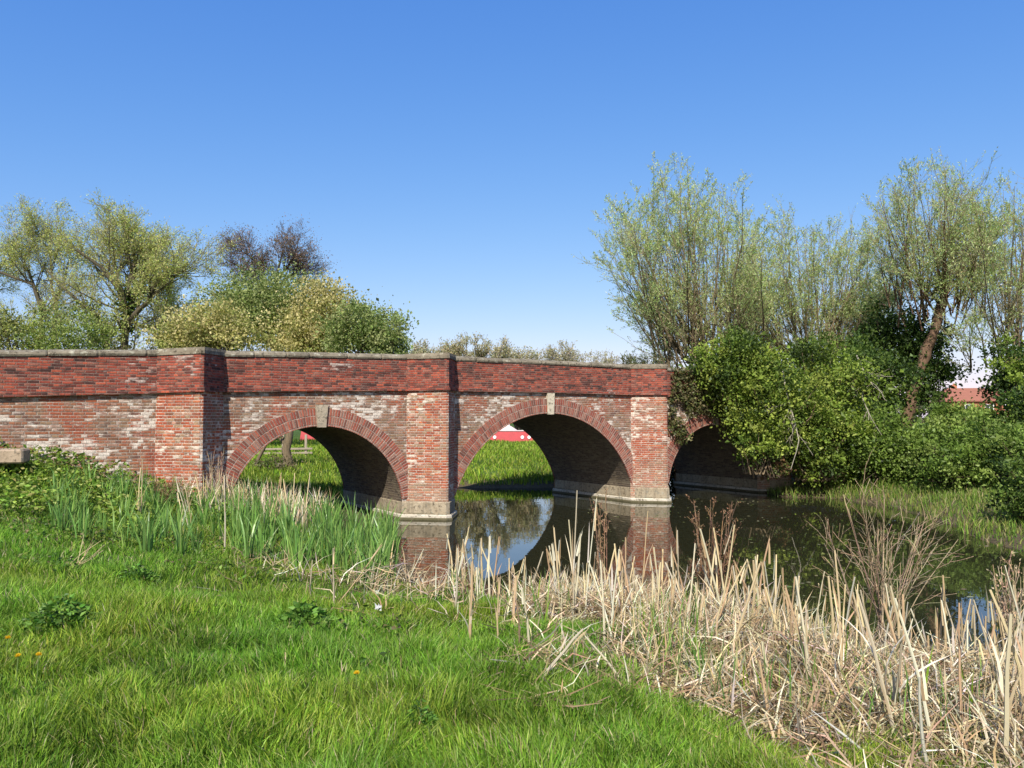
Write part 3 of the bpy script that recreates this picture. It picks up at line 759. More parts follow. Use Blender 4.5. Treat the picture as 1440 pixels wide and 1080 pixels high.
def far_tree(label, px, Y, top, wpx, cols, nl, twc, seedn=7):
    """small distant tree: several stems, dense fine twigs"""
    b = gbase(px, Y); n = 22; s = Y / FPX
    tops = [at(px + U(-wpx, wpx) * .75, top + 20 + U(0, 1) ** 1.3 * 26, Y + rng.normal(0, 1.5)) for _ in range(n)]
    P = np.stack([poly_n([b + rng.normal(0, .15, 3) * np.array([1, 1, 0]), (b * .62 + t_ * .38) + rng.normal(0, .3, 3), t_], 7) for t_ in tops]); R = np.stack([np.linspace(.14, .03, 7)] * n)
    A, AR = branch(P, R, 14, (1.3, 2.5), (20, 60), .15, (.3, 1), 5, .14, .6, .3, .05)
    B, BR = branch(A, AR, 10, (.6, 1.5), (15, 55), .15, (.2, 1), 4, .14, .6, .4, .04)
    AR = np.maximum(AR, .02); BR = np.maximum(BR, .012)
    l, d = along(B, nl, .1); m = len(l)
    make_tree('hedgerow_tree', label, tuple(b), [(P, R, 5)], [(A, AR), (B, BR)], [(l, U(.14, .24, m), U(.1, .17, m), None, pal(m, cols, .2))], 'distant trees over the parapet', bark=(.10, .085, .065), twigcol=twc)
GRY = [(.46, .40, .22), (.52, .46, .29), (.40, .37, .20)]
far_tree('hazy tan tree just right of the bush slope', 612, 80, 470, 52, GRY, 3, (.36, .31, .21))
far_tree('widest of the hazy tan trees over the parapet', 668, 78, 462, 66, GRY, 3, (.36, .31, .21))
far_tree('thin tan tree with a ragged right side beside the widest one', 728, 84, 482, 44, GRY, 3, (.36, .31, .21))
far_tree('bare grey tree standing alone over the middle of the parapet', 796, 86, 474, 34, GRY, 2, (.36, .31, .24))
far_tree('lowest bare grey tree beside the lone bare tree', 848, 92, 488, 28, GRY, 2, (.36, .31, .24))
far_tree('olive distant tree beside the tall fan willow', 912, 80, 492, 42, [(.15, .16, .06), (.19, .19, .08)], 3, (.13, .12, .06))

# ------------------------------------------------------------------ right bank thicket
IVY = [(.16, .23, .032), (.23, .30, .045), (.095, .15, .022), (.31, .36, .065), (.05, .08, .015)]
DKI = [(.045, .085, .016), (.065, .11, .02), (.10, .15, .028), (.03, .055, .012)]
BRI = [(.145, .22, .035), (.19, .275, .048), (.24, .31, .068), (.10, .16, .026)]
TG = 'ivy thicket on the far bank'
bushy('ivy_bush', 'yellow green ivy mass hanging over the end of the bridge', [bl(1035, 520, 25.5, 58, 1.1, 48, 18000), bl(1085, 575, 25.2, 66, 1.2, 66, 23000), bl(1062, 628, 24.8, 34, .8, 40, 3800)], IVY, .10, group=TG, mat=M_leaf, per=95, clump=.13, stems=90, twig=(.20, .15, .09))
bushy('ivy_bush', 'dark topped ivy mound under the low wispy willow', [bl(1150, 540, 26.5, 66, 1.3, 56, 19000), bl(1150, 620, 25.8, 70, 1.2, 58, 19000)], IVY, .10, group=TG, mat=M_leaf, per=95, clump=.13, stems=90, twig=(.20, .15, .09))
bushy('ivy_bush', 'very dark ivy column behind the leaning pollard trunk', [bl(1252, 475, 32.5, 48, 1.3, 55, 8000), bl(1300, 510, 32.5, 40, 1.2, 62, 8000)], DKI, .12, group=TG, mat=M_leaf, per=85, clump=.15, stems=30)
bushy('ivy_bush', 'dark ivy mound in front of the very dark column', [bl(1225, 540, 29, 55, 1.3, 55, 7500)], DKI + IVY[:1], .13, group=TG, mat=M_leaf, per=85, clump=.15, stems=40)
bushy('bramble_bush', 'bright green bramble bank at the water edge under the dark ivy', [bl(1235, 625, 26, 60, 1.2, 50, 11500), bl(1300, 640, 25.5, 55, 1.2, 40, 8000)], BRI, .10, group=TG, per=85, clump=.15, stems=30)
bushy('bramble_bush', 'light green scrub in front of the red roofed house', [bl(1370, 620, 24, 60, 1.5, 34, 7500), bl(1345, 650, 23.5, 60, 1.4, 30, 6000), bl(1430, 640, 22, 45, 1.4, 40, 5000), bl(1345, 586, 26, 30, .9, 20, 3200), bl(1395, 592, 26, 24, .9, 16, 2000)], BRI, .095, group=TG, per=85, clump=.15, stems=60)
bushy('ivy_bush', 'dark ivy hanging at the photo edge beside the house', [bl(1425, 530, 27, 36, 1.0, 48, 4200), bl(1450, 580, 25, 40, 1.0, 50, 4500)], DKI + IVY[:2], .11, group=TG, mat=M_leaf, per=85, clump=.15, stems=30)
bushy('bramble_bush', 'tawny dead bramble patch low on the ivy front', [bl(1085, 648, 24.6, 22, .35, 24, 900)], [(.22, .12, .06), (.17, .10, .05), (.13, .15, .04)], .10, group=TG, per=30, stems=60)
# ivy creeping over the third arch wall
g = Geo(); s_ = U(8.2, 12.5, 9000); z_ = .9 + 3.2 * U(0, 1, 9000)
k = (vnoise(s_, z_, .5, 31) + (s_ - 8.2) * .11 + (z_ - 2) * .05 > .58) & (z_ > lowz(s_) + .05) & (z_ < zs(s_) + 1.1)
s_, z_ = s_[k], z_[k]; pos = bw(s_, -U(.0, .32, len(s_)), z_)
g.leaves(pos - OFF, U(.07, .13, len(pos)), U(.06, .10, len(pos)), None, pal(len(pos), [(.10, .11, .035), (.16, .15, .06), (.07, .09, .025), (.20, .17, .08)], .25))
e = empty('ivy_creeper', tuple(OFF)); tag(e, 'brownish ivy creeping over the wall above the shaded arch', 'ivy'); g.build('foliage', M_leaf, e)
n = 60; sx_ = U(8.3, 12, n); P = []
for a in sx_: P.append(poly_n([bw(a, -.06, 2.75 + U(0, .3)), bw(a + U(-.3, .3), -.12, 3.1), bw(a + U(-.5, .5), -.10, 3.3 + U(0, .8))], 5))
g = Geo(); g.tubes(np.array(P) - OFF, np.full((n, 5), .014), 3, (.13, .10, .06)); g.build('stem', M_bark, e)
bb_ = bw(12.4, DEP + 1.5, 1.0); bushy('ivy_bush', 'dark bush added to block light at the far end of the overgrown arch', [(bb_, (1.9, 1.1, 1.9), 7500)], DKI, .14, group=TG, mat=M_gloss, per=50)  # bush put in to darken the arch opening, standing for growth beyond
# pale dead boughs poking out of the thicket
for lab, pts in (('pale bare forked bough hanging down the ivy front', [(1100, 520, 24.9), (1108, 560, 24.3), (1118, 595, 24.1), (1124, 622, 24.0), (1112, 660, 24.0)]),
                 ('pale bare twig crossing the dark ivy', [(1205, 500, 27), (1218, 530, 25.6), (1212, 560, 25.4), (1226, 590, 25.2), (1240, 612, 25.1)])):
    P = poly_n([at(*p) for p in pts], 12)[None]; R = np.linspace(.028, .010, 12)[None]
    A, AR = branch(P, R, 9, (.5, 1.3), (30, 70), -.1, (.1, .95), 5, .18, .6, .3)
    B, BR = branch(A, AR, 4, (.2, .6), (20, 60), 0, (.2, 1), 4, .18, .6, .4)
    g = Geo(); o = P[0, 0]
    g.tubes(P - o, R, 6, (.34, .31, .24)); g.tubes(A - o, np.maximum(AR, .009), 4, (.32, .29, .22)); g.tubes(B - o, np.maximum(BR, .007), 3, (.30, .26, .19))
    tag(g.build('dead_bough', M_bark, loc=tuple(o)), lab, 'branch')

# far woods as one mass
def wood(px0, px1, Y, top, n, cols, L):
    x = U(px0, px1, n); pr = top + 14 * (vnoise(x, x * 0, 28, 41) - .3) + 6 * (vnoise(x, x * 0, 7, 42) - .5)
    y = pr + (U(0, 1, n) ** 1.5) * (HOR + 6 - pr)
    return np.array([at(a, b, Y + rng.normal(0, 6)) for a, b in zip(x, y)])
g = Geo(); p = wood(-200, 1700, 300, 560, 16000, None, 1)
g.leaves(p, U(1.2, 2.6, len(p)), U(1., 2., len(p)), None, pal(len(p), [(.12, .13, .06), (.15, .15, .08), (.09, .11, .05), (.18, .17, .10)], .2))
tag(g.build('distant_woods', M_leaf), 'low hazy line of far woods along the horizon', 'woods', kind='stuff')

# ------------------------------------------------------------------ house, boats, fence
def quad_box(g, x0, x1, y0, y1, z0, z1, c=None): g.box(((x0 + x1) / 2, (y0 + y1) / 2, (z0 + z1) / 2), (x1 - x0, y1 - y0, z1 - z0), c)
HY = 150.; hb = at(1372, 590, HY); hz = float(gz(hb[0], hb[1]))
ho = empty('brick_house', (hb[0], hb[1], hz), math.radians(-12)); tag(ho, 'red roofed brick house glimpsed through the trees', 'house')
M_hb = brick_mat('house_brick', [(.36, .12, .06), (.32, .10, .06), (.40, .15, .08)], -.3, (.4, .3, .25), -.3)
t = NT('roof_tile'); uvp = t.pos(); n1 = t.noise(uvp, 2.5, 5, .7); wvt = t.n('TexWave', wave_type='BANDS', bands_direction='Z'); wvt.inputs['Scale'].default_value = 2.6
t.pbr(t.mix(n1, (.22, .085, .06), (.33, .14, .09)), .85, .2, t.math('ADD', n1, wvt.outputs[1]), .6, .05); M_tile = t.m
M_white = paint('white_paint', (.80, .80, .78)); M_glass = paint('window_glass', (.03, .035, .04), .1)
g = Geo(); quad_box(g, -6, 5.2, -3.5, 3.5, -.1, 5.0); g.build('wall', M_hb, ho)
g = Geo()
rx0, rx1, ry, ez, rz_ = -6.3, 5.5, 3.9, 4.9, 7.4
g.add([(rx0, -ry, ez), (rx1, -ry, ez), (rx1 - 1.2, 0, rz_), (rx0 + 1.0, 0, rz_), (rx0, ry, ez), (rx1, ry, ez), (rx0, -ry, ez - .15), (rx1, -ry, ez - .15), (rx1, ry, ez - .15), (rx0, ry, ez - .15)],
      [np.array([[0, 1, 2, 3], [5, 4, 3, 2], [6, 7, 1, 0], [7, 8, 5, 1], [9, 6, 0, 4], [8, 9, 4, 5]]), np.array([[1, 5, 2], [4, 0, 3]])])
rf = g.build('roof', M_tile, ho); g = Geo(); g.box((-3.5, .3, 7.4), (.9, .6, 1.3), None, 0, .04); g.box((-3.5, .3, 8.15), (.3, .3, .3)); g.build('chimney', M_hb, rf)
gb_ = Geo()
gb_.add([(2.6, -5.2, 4.7), (5.4, -5.2, 4.7), (4.0, -5.2, 7.0), (2.6, -1.5, 4.7), (5.4, -1.5, 4.7), (4.0, -.8, 7.0)], [np.array([[0, 3, 5, 2], [1, 2, 5, 4]]), np.array([[0, 2, 1]])]); gb_.build('gable_roof', M_tile, ho)
g = Geo(); quad_box(g, 2.8, 5.2, -4.9, -3.4, -.1, 4.75); g.build('porch_bay', M_hb, ho)
g = Geo(); g.add([(2.75, -5.24, 4.72), (5.25, -5.24, 4.72), (4.0, -5.24, 6.7)], [np.array([[0, 1, 2]])]); g.build('gable_board', M_white, ho)
for x, yq, z in ((4.0, -4.92, 3.6), (1.2, -3.52, 3.7), (-2.2, -3.52, 3.7), (4.0, -4.92, 1.4), (-2.2, -3.52, 1.3), (.9, -3.52, 1.3)):
    g = Geo(); g.box((x, yq, z), (1.5, .10, 1.25), None, 0, .02); wf = g.build('window', M_white, ho)
    g = Geo(); [g.box((x + k, yq - .04, z), (.56, .05, 1.0)) for k in (-.33, .33)]; g.build('pane', M_glass, wf)

M_red = paint('boat_red', (.42, .03, .035)); M_blk = paint('boat_black', (.02, .02, .022)); M_pink = paint('faded_canvas', (.62, .45, .44), .8); M_blue = paint('boat_blue', (.05, .08, .25)); M_roof = paint('boat_roof', (.60, .50, .47), .7)
def hull(L, B, z0, z1, bow):
    g = Geo(); xs_ = np.linspace(-L / 2, L / 2, 17); e = np.minimum(1, np.minimum((L / 2 - xs_) / bow, (xs_ + L / 2) / (bow * .5)) ** .6); e = np.maximum(e, .06)
    sh = z1 + .22 * np.maximum(0, (np.abs(xs_) - L / 2 + bow) / bow) ** 2
    V = np.concatenate([np.stack([xs_, -B / 2 * e * k, zz], 1) for k, zz in ((.85, np.full(17, z0)), (1, sh), (-1, sh), (-.85, np.full(17, z0)))])
    F = np.array([[k * 17 + i, k * 17 + i + 1, (k + 1) * 17 + i + 1, (k + 1) * 17 + i] for k in range(3) for i in range(16)])
    g.add(V, F); return g
def narrowboat(label, p, rz, clutter):
    b = empty('narrowboat', (p[0], p[1], 0), rz); tag(b, label, 'boat', 'boats moored beyond the field')
    hull(13, 2.05, -.3, .75, 2.2).build('hull', M_blk, b)
    g = Geo(); g.add([(-4.6, -.95, .7), (4.0, -.95, .7), (4.0, .95, .7), (-4.6, .95, .7), (-4.5, -.78, 1.62), (3.9, -.78, 1.62), (3.9, .78, 1.62), (-4.5, .78, 1.62)], np.array([[0, 1, 5, 4], [1, 2, 6, 5], [2, 3, 7, 6], [3, 0, 4, 7]]))
    cb = g.build('cabin', M_red, b)
    g = Geo(); g.box((-.3, 0, 1.66), (8.6, 1.66, .07), None, 0, .02); g.build('roof', M_roof, b)
    for x in (-3.4, -2.9, -.95, -.45, 1.6, 2.1):
        th = np.linspace(0, 2 * np.pi, 17)[:-1]; g = Geo(); yy = -.895
        V = np.concatenate([np.stack([x + .12 * np.cos(th), np.full(16, yy - .03) + .12 * .185 * np.sin(th), 1.2 + .12 * np.sin(th)], 1), [[x, yy - .035, 1.2]]])
        g.add(V, np.array([[i, (i + 1) % 16, 16] for i in range(16)])); pw = g.build('porthole', M_white, cb)
    g = Geo(); g.tubes(np.array([[3.0, .1, 1.68], [3.0, .1, 2.1], [3.0, .1, 2.15]]), np.array([.09, .09, .12]), 10, cap=True); g.build('chimney', M_blk, b)
    if clutter:
        g = Geo(); g.add([(-1.9, -.5, 1.7), (1.2, -.5, 1.7), (1.2, .5, 1.7), (-1.9, .5, 1.7), (-1.2, -.25, 2.12), (.7, -.25, 2.02), (.7, .25, 2.02), (-1.2, .25, 2.12)], np.array([[0, 1, 5, 4], [1, 2, 6, 5], [2, 3, 7, 6], [3, 0, 4, 7], [4, 5, 6, 7]])); g.build('canvas_cover', M_pink, b)
        g = Geo(); g.tubes(np.array([[-.4, -.3, 1.9], [-.4, -.3, 2.4], [-.38, -.3, 2.7]]), np.array([.10, .10, .03]), 8); g.tubes(np.array([[.55, -.3, 1.9], [.55, -.3, 2.3], [.5, -.3, 2.5]]), np.array([.12, .08, .02]), 8); g.build('tiller_pin', M_white, b)
        g = Geo(); g.box((.15, -.2, 2.2), (.34, .3, .5), None, 0, .05); g.build('locker', M_blk, b)
    return b
bp = at(705, 600, 60); narrowboat('red narrowboat with white portholes seen through the middle arch', bp, math.radians(-2), True)
bp = at(424, 600, 63); narrowboat('red narrowboat glimpsed behind the tree trunk through the smaller arch', (bp[0] + 4.7, bp[1]), math.radians(2), False)
bp = at(686, 616, 58.2); cbt = empty('cruiser_boat', (bp[0] - 2.2, bp[1], 0), 0.05); tag(cbt, 'small white and blue boat moored beside the red narrowboat', 'boat', 'boats moored beyond the field')
hull(4.6, 1.7, -.2, .72, 1.8).build('hull', M_white, cbt)
g = Geo(); g.box((-.3, 0, .95), (1.5, 1.1, .5), None, 0, .12); g.build('cabin', M_blue, cbt)

fe = empty('rail_fence', tuple(gbase(372, 34))); tag(fe, 'weathered wooden rail fence seen through the smaller arch', 'fence')
M_wood = paint('grey_timber', (.34, .28, .20), .9); fb = np.array(fe.location)
for px in (330, 362, 398, 430):
    p = at(px, 640, 34 + (px - 360) * .01) - fb; g = Geo(); g.box((p[0], p[1], .45), (.10, .10, 1.1), None, .1, .01); g.build('post', M_wood, fe)
for pz in (632, 638, 648, 654):
    a_, b_ = at(320, pz, 33.6) - fb, at(440, pz - 1, 34.8) - fb
    g = Geo(); d_ = b_ - a_; g.box(tuple((a_ + b_) / 2 + np.array([0, -.08, 0])), (np.linalg.norm(d_), .04, .085), None, math.atan2(d_[1], d_[0]), .008); g.build('rail', M_wood, fe)
# trunk and leaning stem seen through the left arch
def small_tree(name, label, pts, r0, n1, cols, nleaf, L, bark=(.17, .13, .08), ll=(.8, 1.8)):
    P = poly_n([at(*p) for p in pts], 10)[None]; R = np.linspace(r0, r0 * .5, 10)[None]; b = P[0, 0]
    A, AR = branch(P, R, n1, ll, (30, 70), .25, (.3, 1), 6, .15, .5, .25)
    B, BR = branch(A, AR, 7, (.3, .9), (20, 60), .1, (.2, 1), 4, .15, .6, .4)
    l, d = along(B, nleaf, .05); m = len(l)
    make_tree(name, label, tuple(b), [(P, R, 8), (A, AR, 5)], [(B, np.maximum(BR, .007))], [(l, U(L * .7, L * 1.3, m), U(L * .4, L * .8, m), None, pal(m, cols, .2))], None, bark=bark, twigcol=bark)
small_tree('crooked_tree', 'crooked brown trunk showing through the smaller arch', [(402, 668, 30), (406, 650, 30), (402, 632, 30), (408, 612, 30), (404, 590, 30), (412, 560, 30)], .20, 9, BRI, 3, .10)
small_tree('leaning_stem', 'thin leaning stem crossing the rail fence', [(352, 668, 29), (362, 648, 29), (374, 625, 29), (384, 600, 29.4), (395, 570, 29.6)], .075, 6, BRI, 3, .09)
bushy('scrub_bush', 'dark scrub below the red boat in the smaller arch', [bl(428, 645, 37, 16, .6, 14, 1100)], DKI + IVY, .10, per=40)
bushy('scrub_bush', 'brown and green scrub at the foot of the rail fence', [bl(385, 662, 28.5, 30, .7, 16, 1600)], [(.15, .12, .06), (.11, .14, .035), (.20, .17, .09)], .09, per=40)

# right edge overhang
bushy('bramble_bush', 'green bramble drooping to the water at the right photo edge', [bl(1452, 690, 17.5, 40, .9, 60, 4500)], BRI + DKI, .085, group=TG, per=90, clump=.13, stems=60)
# stone slab by the wing wall
sp = at(2, 640, 14.6); g = Geo(); g.box((-.08, 0, -.02), (.95, .6, .26), (.5, .5, .5), math.radians(20), .03)
tag(g.build('stone_slab', M_slab, loc=tuple(sp)), 'flat sandy stone block lying in nettles by the wall', 'stone block')

# ------------------------------------------------------------------ grass and leafy ground
def polar(n, y0, y1, l, r):
    Y = np.exp(U(math.log(y0), math.log(y1), n)); X = U(l, r, n) * Y
    return X, Y
def dryness(x, y, d):
    """share of dead reed at a spot: a belt along the near shore"""
    wd = 3.3 + 1.3 * np.clip((x - .6) / 1.0, 0, 1) * np.clip((7.5 - y) / 1.5, 0, 1) + (vnoise(x, y, 1.3, 51) - .5) * 2.4 + (vnoise(x, y, .45, 52) - .5) * 1.6
    b = np.clip((wd - d) / 2.0, 0, 1) * (y < 11.5) * np.clip((x + .30 + (y < 8) * .15 + (vnoise(x, y, .6, 55) - .5) * .9) / .9, 0, 1)
    # thinner spread round the corner towards the iris bed
    b = np.maximum(b, .13 * np.clip((3.2 - d) / 1.2, 0, 1) * (y > 7.4) * (y < 12.8) * (x > -4.0) * (x < -.4) * (vnoise(x, y, .7, 53) > .40))
    return b
GR = [(.14, .235, .018), (.185, .28, .024), (.225, .315, .032), (.09, .165, .014), (.275, .35, .045), (.31, .345, .08)]
X, Y = polar(430000, 2.3, 19, -.86, .74)
d = shore(X, Y); dr = dryness(X, Y, d)
k = (d > .25) & (U(0, 1, len(X)) > dr * np.where(vnoise(X, Y, .55, 54) > .58, .6, .96)) & ~((Y > 16.0) & (X > -6)) & ((X - W0[0]) * nn[0] + (Y - W0[1]) * nn[1] < -.15)
X, Y, d, dr = X[k], Y[k], d[k], dr[k]; n = len(X)
tuft = vnoise(X, Y, .42, 61); big = vnoise(X, Y, 1.7, 62)
h = (.055 + .13 * tuft ** 1.6 + .09 * big ** 1.5) * U(.55, 1.3, n)
h *= np.where(Y > 9, .9, 1.0)
ang = vnoise(X, Y, .35, 63) * 9 + U(-1.9, 1.9, n); ln = U(.1, .85, n)
lean = np.stack([np.cos(ang), np.sin(ang)], 1) * ln[:, None]
col = pal(n, GR, .22) * (.55 + .5 * vnoise(X, Y, .8, 64) + .4 * vnoise(X, Y, .25, 66))[:, None] * np.stack([.72 + .42 * vnoise(X, Y, 1.3, 65), np.ones(n), np.ones(n)], 1)
straw = U(0, 1, n) < .03 + .25 * dr + .16 * np.clip(vnoise(X, Y, .6, 67) - .62, 0, 1); col[straw] = pal(int(straw.sum()), [(.42, .34, .18), (.33, .27, .15), (.5, .42, .25)], .15)
wd = (.0034 + .0007 * Y) * U(.7, 1.3, n)
g = Geo(); pos = np.stack([X, Y, gz(X, Y, d) - .01], 1)
near = Y < 6.5
g.blades(pos[near], h[near], wd[near], lean[near], U(0, 6.28, int(near.sum())), 4, col[near])
g.blades(pos[~near], h[~near], wd[~near], lean[~near], U(0, 6.28, int((~near).sum())), 2, col[~near])
tag(g.build('grass', M_grass), 'long fresh green grass covering the near bank', 'grass', kind='stuff')
# field grass beyond the bridge and on the right bank
X, Y = polar(70000, 24, 57, -.5, .14); d = shore(X, Y); q_ = (X - W0[0]) * nn[0] + (Y - W0[1]) * nn[1]
k = (d > .1) & (q_ > DEP + .2) & (sdist(CUT, X, Y) > .5); X, Y, d = X[k], Y[k], d[k]; n = len(X)
h = (.10 + .22 * vnoise(X, Y, .9, 71)) * U(.6, 1.3, n) * np.where(d < 1.5, 1.5, 1); ang = U(0, 6.28, n)
g = Geo(); g.blades(np.stack([X, Y, gz(X, Y, d) - .02], 1), h, .0011 * Y * U(.7, 1.4, n), np.stack([np.cos(ang), np.sin(ang)], 1) * U(.1, .8, n)[:, None], U(0, 6.28, n), 2,
                    pal(n, GR, .2) * (.75 + .5 * vnoise(X, Y, 2.5, 72))[:, None])
tag(g.build('field_grass', M_grass), 'bright grass of the meadow seen through the arches', 'grass', kind='stuff')
X = U(8.6, 22, 42000); Y = U(11.5, 30, 42000); d = shore(X, Y)
k = (d > -.25) & (d < 7) & ((X - W0[0]) * nn[0] + (Y - W0[1]) * nn[1] < -.2); X, Y, d = X[k], Y[k], d[k]; n = len(X)
h = (.10 + .34 * vnoise(X, Y, .9, 73)) * U(.5, 1.3, n); ang = U(0, 6.28, n)
c = pal(n, [(.10, .18, .025), (.15, .24, .035), (.19, .26, .05), (.24, .25, .07)], .2); st = U(0, 1, n) < .12; c[st] = pal(int(st.sum()), [(.40, .32, .18), (.3, .24, .13)], .15)
g = Geo(); g.blades(np.stack([X, Y, np.maximum(gz(X, Y, d), -.02)], 1), h, .022 * U(.7, 1.3, n), np.stack([np.cos(ang), np.sin(ang)], 1) * U(.1, .7, n)[:, None], U(0, 6.28, n), 2, c)
tag(g.build('bank_grass', M_grass), 'tall rough grass on the far right bank', 'grass', kind='stuff')

# leafy nettles on the mound by the wall
n = 26000; X = U(-13.5, -3.6, n); Y = U(8.8, 18.5, n)
q_ = (X - W0[0]) * nn[0] + (Y - W0[1]) * nn[1]; dm = ((X + 10.2) / 4.2) ** 2 + ((Y - 14.6) / 3.2) ** 2
k = (q_ < -.05) & (dm + (vnoise(X, Y, .9, 81) - .5) * 1.1 < 1.0); X, Y = X[k], Y[k]; n = len(X)
hh = (.10 + .38 * vnoise(X, Y, .7, 82)) * U(.3, 1.0, n)
pos = np.stack([X, Y, gz(X, Y) + hh], 1); dd = rng.normal(size=(n, 3)); dd[:, 2] *= .45; dd[:, 1] -= .3
g = Geo(); g.leaves(pos, U(.055, .13, n), U(.045, .085, n), dd, pal(n, [(.15, .24, .03), (.22, .32, .042), (.28, .36, .06), (.09, .155, .022), (.34, .37, .10)], .2) * (.7 + .6 * vnoise(X, Y, .6, 83))[:, None])
tag(g.build('nettle_patch', M_leaf), 'low leafy nettles and weeds over the mound by the wall', 'weeds', kind='stuff')
n = 15000; X = U(-9.5, -.6, n); Y = U(5.5, 13, n); d = shore(X, Y)
k = (d > .5) & (vnoise(X, Y, .8, 85) * .6 + vnoise(X, Y, .3, 86) * .4 > .62 - .05 * (Y - 8)) & (np.abs(X) < Y * .72); X, Y, d = X[k], Y[k], d[k]; n = len(X)
pos = np.stack([X, Y, gz(X, Y, d) + U(.03, .16, n)], 1); dd = rng.normal(size=(n, 3)); dd[:, 2] *= .4
g = Geo(); g.leaves(pos, U(.03, .075, n), U(.025, .05, n), dd, pal(n, [(.08, .155, .02), (.13, .21, .03), (.18, .25, .045), (.05, .10, .014), (.20, .17, .08)], .22))
tag(g.build('low_herbs', M_leaf), 'small broad leaved herbs growing through the grass', 'weeds', kind='stuff')
def leafy_plant(label, px, py, n, rad, L, cols, group):
    p = ground_at(px, py); o = p
    n *= 3; L *= .7; g = Geo(); a = U(0, 6.28, n); r = rad * U(0, 1, n) ** .6; q = np.stack([np.cos(a) * r, np.sin(a) * r, (.06 + U(0, .16, n)) * (1.2 - r / rad)], 1)
    dd = np.stack([np.cos(a), np.sin(a), U(-.2, .4, n)], 1) + rng.normal(0, .35, (n, 3))
    g.leaves(q, U(L * .7, L * 1.4, n), U(L * .5, L * .9, n), dd, pal(n, cols, .2))
    tag(g.build('leafy_weed', M_leaf, loc=tuple(o)), label, 'weed', group)
def ground_at(px, py):
    Y = 6.0
    for _ in range(40):
        p = at(px, py, Y); z = float(gz(p[0], p[1])); a = at(px, py, 1.0); sl_ = (a[2] - CAMZ)
        Y = .5 * Y + .5 * (z - CAMZ) / sl_
    p = at(px, py, Y); p[2] = float(gz(p[0], p[1])); return p
LW = 'leafy weeds in the grass'
for lab, px, py, n, r_, L in (('bright leafy weed between the grass and the dead reeds', 428, 885, 200, .26, .085), ('dark leafy weed in the grass near the photo edge', 85, 880, 170, .27, .075),
                          ('small weed just below the iris bed', 190, 820, 90, .24, .07),
                          ('leafy weed low in the grass by the lower photo edge', 590, 1040, 90, .10, .05)):
    leafy_plant(lab, px, py, n, r_, L, [(.09, .19, .025), (.13, .25, .035), (.18, .31, .05), (.06, .12, .018)], LW)

# ------------------------------------------------------------------ iris bed
IR = [(.14, .27, .055), (.19, .33, .07), (.11, .21, .045), (.26, .38, .09), (.08, .16, .03)]
def iris_mesh(seed):
    n = 15; g = Geo(); a = U(0, 6.28, n); r = U(0, .13, n)
    h = U(.30, .86, n); le = U(.02, .42, n); fa = U(-.9, .9, n)
    al = a + U(-.6, .6, n)
    g.blades(np.stack([np.cos(a) * r, np.sin(a) * r, np.full(n, -.05)], 1), h, U(.016, .034, n), np.stack([np.cos(al), np.sin(al)], 1) * le[:, None], fa, 4, pal(n, IR, .14), droop=2.2)
    return g.mesh('iris_clump', M_gloss)
IM = [iris_mesh(i) for i in range(7)]
cnt = 0; tries = 0
while cnt < 265 and tries < 4000:
    tries += 1
    y = U(11.0, 17.6); x = U(-8.2, -1.6)
    d_ = float(sdist(RIV, np.array(x), np.array(y)))
    px = CX + x / y * FPX
    if d_ < -.35 or d_ > 6.3 or px < 80 or px > 552: continue
    if (x - W0[0]) * nn[0] + (y - W0[1]) * nn[1] > -.9 : continue
    if d_ > 3.0 and U(0, 1) < .15: continue
    o = bpy.data.objects.new('iris_clump', IM[cnt % 7]); COL.objects.link(o)
    sc_ = U(.65, 1.15) * (1.0 if d_ < 3 else .85); o.location = (x, y, max(-.05, float(gz(x, y)))); o.rotation_euler = (0, 0, U(0, 6.28)); o.scale = (sc_, sc_, sc_)
    tag(o, 'clump of upright sword shaped green leaves in the waterside bed', 'iris', 'iris leaf clumps in the waterside bed'); cnt += 1

# ------------------------------------------------------------------ dead reeds
ST = [(.60, .465, .27), (.69, .58, .39), (.50, .375, .215), (.73, .65, .49), (.41, .29, .16), (.41, .36, .275), (.57, .455, .26)]
def strips(X, Y, z, n, hr, wr, cols, leanr=(.2, 1.6)):
    ang = U(0, 6.28, n)
    return dict(pos=np.stack([X, Y, z], 1), h=U(hr[0], hr[1], n), w=U(wr[0], wr[1], n), lean=np.stack([np.cos(ang), np.sin(ang)], 1) * U(leanr[0], leanr[1], n)[:, None], face=U(0, 6.28, n), col=pal(n, cols, .18))
X = U(-4, 7.5, 110000); Y = U(2.6, 12.8, 110000); d = shore(X, Y); dr = dryness(X, Y, d)
k = (d > -.25) & (U(0, 1, len(X)) < dr) & (U(0, 1, len(X)) < np.minimum(1, 12 / Y ** 1.2)) & (np.abs(X) < Y * .95); X, Y, d = X[k], Y[k], d[k]; n = len(X)
heap = .55 * np.exp(-((d - .7) / 1.1) ** 2) * vnoise(X, Y, .7, 91) ** 1.3
g = Geo(); z = np.maximum(gz(X, Y, d), -.02)
